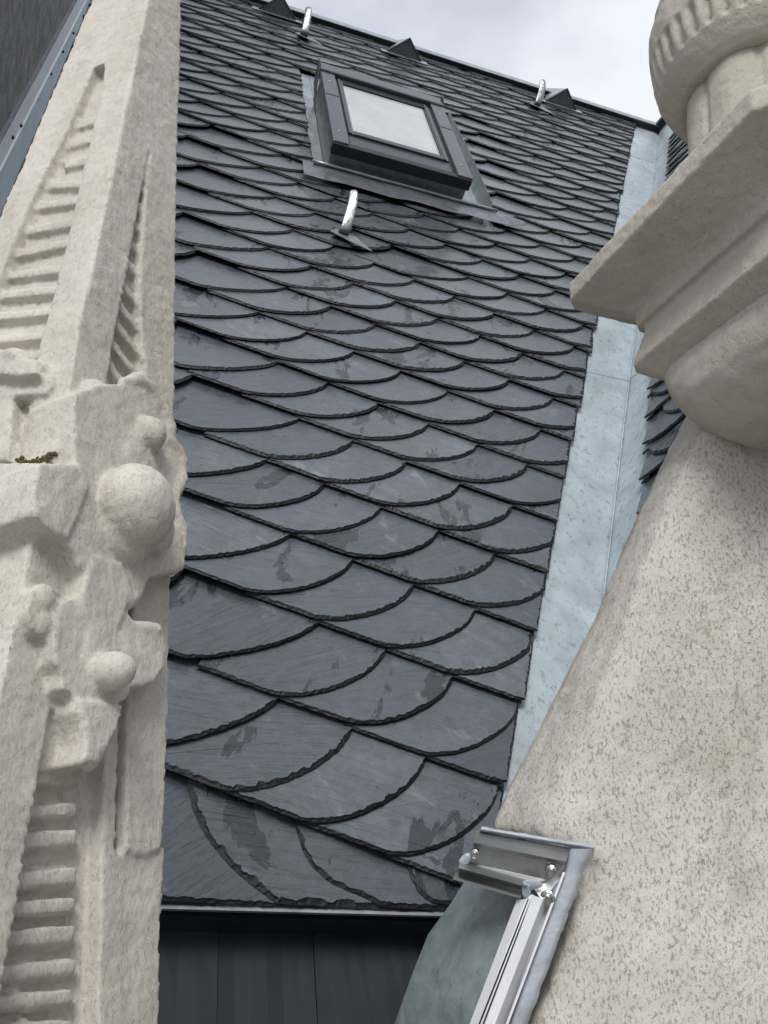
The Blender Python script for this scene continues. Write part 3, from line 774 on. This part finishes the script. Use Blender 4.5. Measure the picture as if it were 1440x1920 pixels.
zt, zb = 1.45, -0.45
ins = 0.034
def core_ring(z):
    n0 = Nl(z); r0 = Rl(z); l0 = Ll(z); b0 = r0 + l0 - n0
    c = (n0 + b0) / 2; out_ = []
    for p in (n0, r0, b0, l0):
        d_ = (p - c); f_ = max(0.3, 1 - ins * 1.0 / max(d_.length * .7071, .02)); out_.append(c + d_ * f_)
    return out_
pm.prism(core_ring(zb), core_ring(zt))
# plain cap of the obelisk above the recesses
def ringfull(z): n0, r0, l0 = Nl(z), Rl(z), Ll(z); return [n0, r0, r0 + l0 - n0, l0]
zc = onp(280, 118, 0).z
pm.prism(ringfull(zc), ringfull(zt))
# corner bar: upper shaft
aris = [(262, 60), (252, 118), (232, 211), (200, 369), (168, 515), (148, 600), (134, 693), (118, 770), (100, 850), (88, 905)]
rb = [(300, 60), (294, 118), (283, 200), (262, 290), (239, 415), (230, 448), (206, 600), (187, 693), (168, 770), (150, 850), (140, 905)]
slab(pm, aris + rb[::-1], 0.0)
lb = [(205, 60), (195, 118), (184, 211), (151, 369), (120, 492), (103, 563), (79, 667), (60, 760), (40, 850), (30, 905)]
slab(pm, [(x + 2, y) for x, y in aris] + lb[::-1], 0.0, side='L')
# right face border of the upper shaft
slab(pm, [(297, 60), (297, 150), (289, 240), (276, 340), (268, 440), (262, 540), (268, 640), (276, 730), (266, 1050), (320, 1050), (328, 730), (331, 400), (335, 200), (340, 60)], 0.0)
slab(pm, [(296, 150), (285, 200), (255, 290), (232, 415), (198, 600), (178, 740), (276, 740), (268, 640), (262, 540), (268, 440), (276, 340), (289, 240)], -0.016)
# diagonal ribs in the right recess
def xb(y): return 262 + (y - 290) * (187 - 262) / (693 - 290)
for ys in (300, 338, 372, 406, 440, 477, 520, 556, 590, 626, 664, 700):
    k = 0.9 + 0.5 * (ys - 300) / 400; x0 = xb(ys) - 22; ln = 48 + (ys - 300) * .1
    barR(pm, (x0, ys - 22 * k), (x0 + ln + 22, ys + ln * k), 11.5, -0.005)
# left face: outer border, moulding, ribs
gro = [(195, 60), (182, 113), (155, 170), (127, 237), (87, 317), (58, 372), (32, 433), (5, 499), (-30, 590), (-80, 740)]
slab(pm, gro + [(-140, 740), (-66, 560), (2, 400), (45, 300), (91, 190), (150, 52), (172, 0)], 0.0, side='L')
mo = [(190, 112), (158, 190), (130, 262), (94, 340), (60, 405), (32, 466), (-4, 560), (-50, 680)]
for q in range(len(mo) - 1): barR(pm, mo[q], mo[q + 1], 13, -0.014, -.05, 'L')
lr = [((132, 306), (170, 298)), ((140, 268), (178, 256)), ((150, 232), (184, 222)), ((96, 345), (160, 343)), ((79, 384), (148, 374)), ((64, 430), (138, 416)), ((40, 474), (130, 453)), ((25, 514), (118, 503)),
      ((10, 551), (106, 543)), ((-10, 592), (97, 583)), ((-30, 637), (88, 628)), ((-40, 676), (80, 664))]
for a, b_ in lr: barR(pm, (a[0] - 14, a[1] + 2), b_, 15, -0.011, -.05, 'L')
# ---- collar and crocket leaf
slab(pm, [(-60, 866), (30, 866), (75, 868), (72, 905), (60, 966), (0, 972), (-60, 975)], 0.026, side='L')
slab(pm, [(75, 866), (150, 872), (168, 905), (150, 960), (128, 1012), (100, 1000), (62, 964), (66, 900)], 0.026)
slab(pm, [(-60, 640), (20, 655), (100, 690), (98, 722), (84, 738), (28, 742), (-60, 738)], 0.006, side='L')
slab(pm, [(-60, 730), (24, 738), (14, 864), (-60, 864)], 0.004, side='L')
slab(pm, [(-60, 645), (20, 657), (60, 680), (70, 700), (30, 704), (-60, 695)], 0.018, side='L')
blob(pm, 30, 672, 0.010, .022, .010, .012, 'L', -.35); blob(pm, 66, 690, .008, .020, .009, .010, 'L', -.25)
leaf1 = [(150, 735), (190, 722), (240, 718), (272, 714), (290, 728), (303, 748), (322, 775), (329, 800), (330, 826), (345, 845), (354, 868), (353, 895), (338, 930), (342, 965), (352, 990), (354, 1030), (350, 1060),
         (338, 1074), (318, 1080), (296, 1082), (280, 1105), (256, 1125), (242, 1142), (243, 1160), (256, 1176), (285, 1180), (306, 1182), (320, 1198), (325, 1222), (320, 1250), (303, 1276), (280, 1288), (258, 1290),
         (250, 1312), (233, 1320), (228, 1345), (216, 1378), (196, 1420), (178, 1432), (160, 1436), (168, 1400), (160, 1360), (148, 1330), (152, 1306), (128, 1292), (126, 1262), (114, 1240), (112, 1205), (118, 1150),
         (126, 1130), (150, 1118), (174, 1112), (170, 1080), (150, 1040), (128, 1008), (146, 960), (166, 900), (150, 868), (148, 800)]
slab(pm, [(x - 10, y) for x, y in leaf1], 0.022, -0.035)
# raised rim along the outer edge of the leaf and the hollow cheeks
def rim(k0, k1, dx, h, r):
    pts = [onp(leaf1[k][0] + dx, leaf1[k][1], h) for k in range(k0, k1)]
    pm.tube(pts, [r * .6] + [r * (0.85 + .3 * random.random()) for _ in pts[2:]] + [r * .6], 10)
rim(2, 18, -15, 0.017, .0085); rim(20, 28, -15, 0.016, .0075)
blob(pm, 256, 950, .036, .040, .042, .036); blob(pm, 236, 1000, .022, .034, .032, .018)
blob(pm, 290, 990, .032, .022, .026, .018, 'R', .4)
blob(pm, 278, 815, .024, .016, .019, .020, 'R', .6); blob(pm, 262, 862, .020, .03, .034, .007)
blob(pm, 212, 1258, .034, .0185, .0165, .020)
blob(pm, 222, 872, .014, .034, .050, .008, 'R', .5); slab(pm, [(178, 1040), (232, 1060), (250, 1110), (222, 1180), (180, 1200), (150, 1150), (160, 1090)], 0.0245)
blob(pm, 182, 750, .008, .022, .020, .014)
slab(pm, [(318, 990), (336, 985), (346, 1005), (350, 1035), (346, 1058), (330, 1068), (306, 1070)], 0.024)
# folded lower lip of the leaf and the broken stub on its left
slab(pm, [(150, 1310), (232, 1322), (222, 1362), (200, 1405), (178, 1430), (158, 1428), (164, 1390), (160, 1350)], 0.027)
slab(pm, [(60, 1330), (150, 1318), (168, 1380), (164, 1436), (120, 1446), (50, 1450)], -0.006)
blob(pm, 170, 1408, .018, .012, .018, .010, 'R', -.35); slab(pm, [(170, 1180), (232, 1190), (262, 1230), (236, 1300), (176, 1300), (160, 1240)], 0.024)
slab(pm, [(60, 1104), (84, 1098), (106, 1102), (122, 1114), (120, 1142), (108, 1160), (104, 1184), (82, 1196), (62, 1180), (52, 1150)], 0.016)
blob(pm, 82, 1125, .014, .014, .014, .008); blob(pm, 74, 1165, .010, .012, .016, .010)
blob(pm, 96, 1220, -.010, .022, .02, .014)
for a, b_ in (((110, 1090), (172, 1096)), ((70, 1258), (140, 1272)), ((70, 1318), (150, 1312))): barR(pm, a, b_, 20, -.006)
# ---- lower shaft
ar2 = [(66, 985), (60, 1013), (28, 1166), (0, 1300), (-40, 1490), (-80, 1680), (-120, 1880), (-150, 2050)]
rb2 = [(112, 985), (105, 1053), (80, 1180), (53, 1317), (29, 1462), (0, 1617), (-25, 1750), (-60, 1950), (-80, 2050)]
slab(pm, ar2 + rb2[::-1], 0.004)
slab(pm, [(x + 2, y) for x, y in ar2] + [(-420, 2050), (-300, 985)], 0.004, side='L')
slab(pm, [(-90, 1440), (150, 1440), (147, 2050), (-90, 2050)], -0.024)
slab(pm, [(24, 735), (90, 735), (62, 866), (14, 866)], -0.012, side='L')
for k, (yc, hh) in enumerate(((1462, 40), (1525, 30), (1580, 38), (1652, 38), (1706, 32), (1762, 40), (1824, 38), (1880, 34), (1938, 38), (1996, 34))):
    sl_ = -0.10 - 0.02 * k / 3
    slab(pm, [(-80, yc - hh / 2 - sl_ * 80), (148 - k * 1.0, yc - hh / 2 + sl_ * 60), (148 - k * 1.0, yc + hh * .28 + sl_ * 60), (-80, yc + hh * .28 - sl_ * 80)], -0.012)
    slab(pm, [(-80, yc + hh * .2 - sl_ * 80), (146, yc + hh * .2 + sl_ * 60), (146, yc + hh * .5 + sl_ * 60), (-80, yc + hh * .5 - sl_ * 80)], -0.017)
# mouldings beside the recess
def band(xs, ys, h):
    slab(pm, [(xs[0] + dx0, y) for dx0, y in zip(xs[2], ys)] + [(xs[1] + dx1, y) for dx1, y in list(zip(xs[2], ys))[::-1]], h)
yl = [1040, 1200, 1400, 1600, 1800, 2050]; dr = [14, 10, 4, -2, -6, -14]
band((152, 176, dr), yl, -0.022); band((174, 196, dr), yl, -0.016)
band((194, 218, dr), yl, -0.004); band((216, 240, dr), yl, -0.013)
slab(pm, [(238 + 20, 1040), (240, 1300), (238, 1560), (236, 1592), (268, 1604), (305, 1590), (312, 1500), (316, 1300), (320, 1040)], 0.0)
slab(pm, [(222, 1180), (256, 1180), (252, 1598), (222, 1598)], -0.010)
slab(pm, [(214, 1600), (210, 1800), (200, 2050), (296, 2050), (300, 1900), (302, 1720), (309, 1640), (310, 1585), (262, 1598)], -0.004)
def stone(mb, name, m, parent, vox, strength, tex, smooth_it=3):
    o = mb.build(name, m, parent)
    r = o.modifiers.new('voxel', 'REMESH'); r.mode = 'VOXEL'; r.voxel_size = vox; r.use_smooth_shade = True
    s_ = o.modifiers.new('soft', 'SMOOTH'); s_.factor = .6; s_.iterations = smooth_it
    for sc, st in tex:
        t = bpy.data.textures.new('weather', 'CLOUDS'); t.noise_scale = sc; t.noise_depth = 3
        d_ = o.modifiers.new('worn', 'DISPLACE'); d_.texture = t; d_.strength = st; d_.mid_level = .5; d_.texture_coords = 'GLOBAL'
    return o
pin = empty('stone_pinnacle', (0, 1.1, -1.6)); tag(pin, 'pale carved stone pinnacle with leafy crocket, ribbed panels and moulded corner, on the left', 'pinnacle')
stone(pm, 'carved_shaft', M_stone, pin, 0.0028, 0, [(.045, .0035), (.014, .0020), (.006, .0012)], 1)
ms = MB()
for k in range(130):
    t = random.random()
    x = 30 + 122 * t; y = 862 + 6 * math.sin(t * 7) + random.uniform(-9, 4)
    if random.random() < .25: x, y = random.uniform(140, 158), random.uniform(790, 862)
    side = 'L' if x < 86 else 'R'; n0 = len(ms.v); rr = random.uniform(.0007, .0022)
    blob(ms, x, y, random.uniform(-.002, .004) if y < 862 else random.uniform(.0, .022), rr * 1.4, rr, rr, side, random.uniform(-1, 1))
moss = ms.build('moss', mat_plain('dry_moss', (0.13, 0.105, 0.055), .95, 0, .6, 300, .1, .002), pin, smooth=True); moss['kind'] = 'stuff'
mb = MB(); q0 = core_ring(-0.44); q1 = [p.copy() for p in q0]
for p in q1: p.z = -1.62
mb.prism(q1, q0); mb.build('pedestal', M_stone, pin)

# ------------------------------------------------------------------ right: buttress, corbel, capital, finial
but = empty('stone_buttress', (0.9, 0.95, -1.6)); tag(but, 'broad pitted pale stone buttress leaning up from the bottom right corner', 'buttress')
sil = [(700, 1325), (780, 1290), (850, 1255), (945, 1208), (1000, 1185), (1080, 1150), (1142, 1125), (1262, 1065), (1340, 1026), (1412, 990), (1480, 957), (1555, 926), (1590, 985), (1630, 1045), (1700, 1035), (1850, 985), (2050, 900)]
def arisx(y): return 1290 + (y - 850) * (1042 - 1290) / (1499 - 850)
ybut = []
rows_ = []
for y, xs in sil:
    t = 1.075 - (y - 820) * 0.00019
    xa = max(arisx(y) + 6 * math.sin(y * .011), xs + 45)
    r_ = [at(xs, y, t + .34), at(xs, y, t + .09), at(xs + (xa - xs) * .45, y, t + .045), at(xa, y, t + .008), at(xa + 60, y, t - .006)]
    for x in (1330, 1400, 1480, 1600, 1760): r_.append(at(max(x, xa + 120), y, t - .008 + (.03 if x == 1760 else 0)))
    r_.append(at(1850, y, t + .12)); r_.append(at(1850, y, t + .40))
    rows_.append(r_)
mb = MB(); mb.grid(rows_)
n_ = len(rows_[0])
mb.f.append(tuple(range(n_))); mb.f.append(tuple(reversed(range(len(mb.v) - n_, len(mb.v)))))
for i in range(len(rows_) - 1): mb.f.append((i * n_, (i + 1) * n_, (i + 2) * n_ - 1, (i + 1) * n_ - 1))
stone(mb, 'shaft', M_stone2, but, 0.0048, 0, [(.10, .010), (.022, .0035), (.008, .0022)], 6)
mb = MB(); q = rows_[-1]; zz = -1.62
mb.prism([Vector((q[i].x, q[i].y, zz)) for i in (0, 3, 8, 11)], [Vector(q[i]) for i in (0, 3, 8, 11)]); mb.build('footing', M_stone2, but)

CX, CY = 0.5288 + .19, 0.9065 - .19
def sq(mb, prof, expo=None, n=64):
    """stacked square (or rounded-square) rings: prof = [(half, z, exponent)]"""
    base = len(mb.v)
    for half, z, ex in prof:
        for k in range(n):
            th = 2 * math.pi * (k + .5) / n; c, s_ = math.cos(th), math.sin(th)
            r = half / ((abs(c) ** ex + abs(s_) ** ex) ** (1 / ex)); mb.v.append((CX + r * c, CY + r * s_, z))
    for i in range(len(prof) - 1):
        for k in range(n):
            a = base + i * n; mb.f.append((a + k, a + (k + 1) % n, a + n + (k + 1) % n, a + n + k))
    mb.f.append(tuple(base + k for k in reversed(range(n)))); a = base + (len(prof) - 1) * n; mb.f.append(tuple(a + k for k in range(n)))
cap = empty('stone_capital', (CX, CY, 0.45)); tag(cap, 'square moulded stone capital on a rounded corbel, seen from below at the right', 'capital')
mb = MB(); S = 60
sq(mb, [(.150, .550, S), (.110, .552, S), (.136, .572, S), (.134, .580, S), (.123, .618, S), (.1225, .624, S), (.130, .6265, S), (.131, .640, S), (.140, .650, S), (.162, .664, S), (.182, .676, S), (.190, .681, S), (.190, .706, S), (.180, .716, S), (.166, .732, S), (.150, .742, S), (.12, .748, S)][1:])
stone(mb, 'abacus', M_stone3, cap, 0.0024, 0, [(.06, .003), (.010, .0024)], 1)
mb = MB(); sq(mb, [(.03, .451, 2), (.070, .460, 2.05), (.091, .474, 2.2), (.107, .490, 2.6), (.116, .508, 3.4), (.118, .530, 5), (.114, .552, 9), (.112, .562, 12)])
stone(mb, 'corbel', M_stone3, cap, 0.004, 0, [(.06, .006), (.014, .0025)], 4)

fin = empty('stone_finial', (CX, CY, 0.745)); tag(fin, 'round gadrooned stone finial on a ribbed neck standing on the capital, top right', 'finial')
def lathe(mb, prof, n, mod=None):
    base = len(mb.v)
    for r, z in prof:
        for k in range(n):
            th = 2 * math.pi * k / n; rr = r * (mod(th, z, r) if mod else 1); mb.v.append((CX + rr * math.cos(th), CY + rr * math.sin(th), z))
    for i in range(len(prof) - 1):
        for k in range(n):
            a = base + i * n; mb.f.append((a + k, a + (k + 1) % n, a + n + (k + 1) % n, a + n + k))
    mb.f.append(tuple(base + k for k in reversed(range(n)))); a = base + (len(prof) - 1) * n; mb.f.append(tuple(a + k for k in range(n)))
def neckmod(th, z, r):
    k = (th / (math.pi / 4)) % 1.0; d_ = min(k, 1 - k)
    return 1.0 - 0.09 * math.exp(-(d_ / .04) ** 2) + 0.02 * math.cos(2 * math.pi * (k - .5))
mb = MB(); lathe(mb, [(.125, .725), (.118, .742), (.108, .765), (.101, .80), (.098, .85), (.096, .89), (.094, .925), (.09, .95)], 160, neckmod)
stone(mb, 'neck', M_stone3, fin, 0.003, 0, [(.04, .003), (.01, .0016)], 2)
def sm(a, b_, x): t = max(0, min(1, (x - a) / (b_ - a))); return t * t * (3 - 2 * t)
def bowlmod(th, z, r):
    k = (th / (2 * math.pi) * 40); fr = k % 1.0; idx = int(k)
    dep = .10 * (.55 + .9 * abs(noise.noise((idx * 3.7, 1.3, 1))))
    slot = math.exp(-((fr - .5) / .20) ** 2) * sm(.950, .960, z) * (1 - sm(.990, 1.0, z))
    lines = .022 * (math.exp(-((z - 1.045 - .012 * math.sin(th)) / .004) ** 2) + math.exp(-((z - 1.062 - .01 * math.sin(th + 1)) / .003) ** 2))
    return 1 - dep * slot - lines
zs = [(.085, .922), (.096, .920), (.103, .921), (.112, .929), (.120, .939), (.127, .951), (.132, .966), (.1345, .982), (.1355, 1.0), (.1358, 1.02), (.135, 1.04), (.131, 1.06), (.126, 1.077), (.119, 1.095), (.111, 1.112), (.098, 1.128), (.080, 1.142), (.05, 1.155), (.02, 1.16)]
fine = []
for i in range(len(zs) - 1):
    for q in range(5): t = q / 5; fine.append((zs[i][0] + (zs[i + 1][0] - zs[i][0]) * t, zs[i][1] + (zs[i + 1][1] - zs[i][1]) * t))
mb = MB(); lathe(mb, fine + [zs[-1]], 720, bowlmod)
stone(mb, 'bowl', M_stone3, fin, 0.0024, 0, [(.05, .004), (.012, .0015)], 1)

# ------------------------------------------------------------------ screwed metal flashing at the buttress foot
fl = empty('buttress_flashing', at(980, 1640, .9)); tag(fl, 'screwed aluminium angle flashing sealed to the buttress, at the bottom', 'flashing')
def cp(x, y): return (840 + x / 5.05, 1540 + y / 5.05)
def rail(name, m, A, B, parent, th=.0022, nseg=10):
    mb = MB(); rws = []
    for i in range(nseg + 1):
        t = i / nseg; rws.append([at(*cp(a[0] + (b_[0] - a[0]) * t, a[1] + (b_[1] - a[1]) * t), a[2] + (b_[2] - a[2]) * t) for a, b_ in zip(A, B)])
    mb.grid(rws); o = mb.build(name, m, parent); so = o.modifiers.new('thickness', 'SOLIDIFY'); so.thickness = th; so.offset = 0
    bv = o.modifiers.new('bevel', 'BEVEL'); bv.width = .0007; bv.segments = 2
    return o
T_ = .90
rail('top_rail', M_alud, [(258, 92, T_ + .030), (242, 200, T_ - .004), (240, 235, T_ + .004), (170, 385, T_ + .008), (112, 392, T_ + .006), (96, 438, T_ - .008), (100, 470, T_ + .006), (88, 505, T_ + .008), (50, 540, T_ - .006)],
     [(1165, 262, T_ + .022), (1118, 383, T_ - .012), (1100, 405, T_ - .006), (960, 560, T_ - .004), (780, 575, T_ - .006), (748, 620, T_ - .018), (742, 650, T_ - .006), (730, 685, T_ - .006), (688, 722, T_ - .018)], fl)
rail('side_rail', M_alu, [(660, 745, T_ - .010), (745, 740, T_ - .022), (790, 690, T_ - .022), (893, 735, T_ - .022), (985, 660, T_ + .002), (1082, 500, T_ + .003), (1100, 482, T_ - .010)],
     [(185, 2000, T_ - .05), (262, 2000, T_ - .062), (298, 2000, T_ - .062), (405, 2000, T_ - .062), (505, 2000, T_ - .036), (512, 2000, T_ - .035), (530, 2000, T_ - .05)], fl, nseg=16)
for (a, b_) in (((762, 735), (268, 1990)), ((786, 735), (306, 1990))):
    mb = MB(); mb.tube([at(*cp(a[0] + (b_[0] - a[0]) * t / 8, a[1] + (b_[1] - a[1]) * t / 8), T_ - .0235 - .04 * t / 8) for t in range(9)], .0008, 6); mb.build('score_line', M_rubber, fl)
mb = MB(); q = [(940, 555, T_ - .003), (1108, 395, T_ - .004), (1100, 500, T_ + .004), (985, 665, T_ + .003), (893, 745, T_ - .018), (770, 585, T_ - .004)]
q = [at(*cp(x, y), t + .002) for x, y, t in q]; dz = CAM @ Vector((0, 0, -.003)); mb.prism([p + dz for p in q], q); mb.build('corner_plate', M_alu, fl)
# mastic
mb = MB(); rws = []
for i in range(40):
    t = i / 39; xl_ = 1165 + (540 - 1165) * t ** 1.0 + 6; yl_ = 270 + (2000 - 270) * t
    wd = 205 - 15 * t + 22 * noise.noise((t * 14, 0, 0)) + 10 * noise.noise((t * 40, 2, 0)); tt = T_ + .0 - .042 * t
    rws.append([at(*cp(xl_ - 10 + wd * q / 7, yl_ + (0 if i else -10)), tt + .0 + (.001 if 0 < q < 7 else .009) - .002 * math.sin(q / 7 * math.pi) + .0012 * noise.noise((q * .9, t * 26, 4))) for q in range(8)])
mb.grid(rws); mb.build('mastic_bead', M_mastic, fl, smooth=True)
mb = MB(); rws = []
for i in range(24):
    t = i / 23; x0, y0 = 300 + (1370 - 300) * t, 88 + (268 - 88) * t
    wd = 46 + 20 * noise.noise((t * 12, 5, 0)) + (20 if t > .8 else 0)
    rws.append([at(*cp(x0 + 20 * q / 5, y0 - 14 - wd * (q / 5 - .45)), T_ + .028 - .006 * t - .008 * math.sin(q / 5 * math.pi)) for q in range(6)])
mb.grid(rws); mb.build('mastic_bead', M_mastic, fl, smooth=True)
for (x, y, t, a1, a2, dd) in ((790, 600, T_ - .0125, (.011, .002), (-.003, .0055), .0018), (742, 668, T_ - .0145, (.0045, .003), (-.0025, .009), .0018), (165, 362, T_ + .004, (.006, .006), (-.003, .004), .003)):
    mb = MB(); mb.ellipsoid(at(*cp(x, y), t), [CAM @ Vector((*a1, 0)), CAM @ Vector((*a2, 0)), CAM @ Vector((0, 0, dd))])
    stone(mb, 'mastic_blob', M_mastic, fl, .0012, 0, [(.008, .003)], 2)
for (x, y, rr, t) in ((252, 308, .0044, T_ + .000), (975, 470, .0056, T_ - .010), (942, 728, .0074, T_ - .014)):
    c = at(*cp(x, y), t); ax = (CAM @ Vector((-.35, .2, 1))).normalized(); a = ax.cross(Vector((0, 0, 1))).normalized(); b_ = ax.cross(a)
    def ring(mb, prof, n=20):
        base = len(mb.v)
        for r, h in prof:
            for k in range(n): th = 2 * math.pi * k / n; mb.v.append(tuple(c + (a * math.cos(th) + b_ * math.sin(th)) * r * rr + ax * h * rr))
        for i in range(len(prof) - 1):
            for k in range(n): q = base + i * n; mb.f.append((q + k, q + (k + 1) % n, q + n + (k + 1) % n, q + n + k))
    mb = MB(); ring(mb, [(1, -.3), (1, .1), (.8, .22), (.62, .25), (.55, .55), (.4, .68), (.22, .7), (.2, .45), (.0, .45)])
    mb.build('screw', M_steel, fl, smooth=False)
# patinated zinc capping below
zc_ = empty('zinc_capping', at(860, 1800, .98)); tag(zc_, 'dark greenish curved zinc sheet below the screwed flashing, at the bottom', 'metal sheet')
mb = MB(); rws = []
lp = [(880, 1640), (868, 1657), (843, 1697), (803, 1751), (774, 1823), (742, 1913), (690, 2060)]
rp = [(1000, 1670), (985, 1685), (968, 1725), (945, 1775), (915, 1840), (885, 1910), (830, 2060)]
for i in range(len(lp) * 4 - 3):
    k = min(len(lp) - 2, i // 4); f_ = i / 4 - k
    l_ = [lp[k][q] + (lp[k + 1][q] - lp[k][q]) * f_ for q in (0, 1)]; r_ = [rp[k][q] + (rp[k + 1][q] - rp[k][q]) * f_ for q in (0, 1)]
    row = []
    for q in range(11):
        t = q / 10; dep = .92 - .0016 * i + .10 * (1 - t) ** 2 + .003 * noise.noise((t * 4, i * .2, 0))
        row.append(at(l_[0] + (r_[0] + 20 - l_[0]) * t, l_[1] + (r_[1] - l_[1]) * t, dep))
    rws.append([at(l_[0] + 14, l_[1], 1.22)] + row)
mb.grid(rws); o = mb.build('folded_sheet', M_patina, zc_, smooth=True); so = o.modifiers.new('thickness', 'SOLIDIFY'); so.thickness = .0012
ed = o.modifiers.new('edge', 'EDGE_SPLIT'); ed.split_angle = R_(40)
print('slates', n_main, 'total', len(slates))
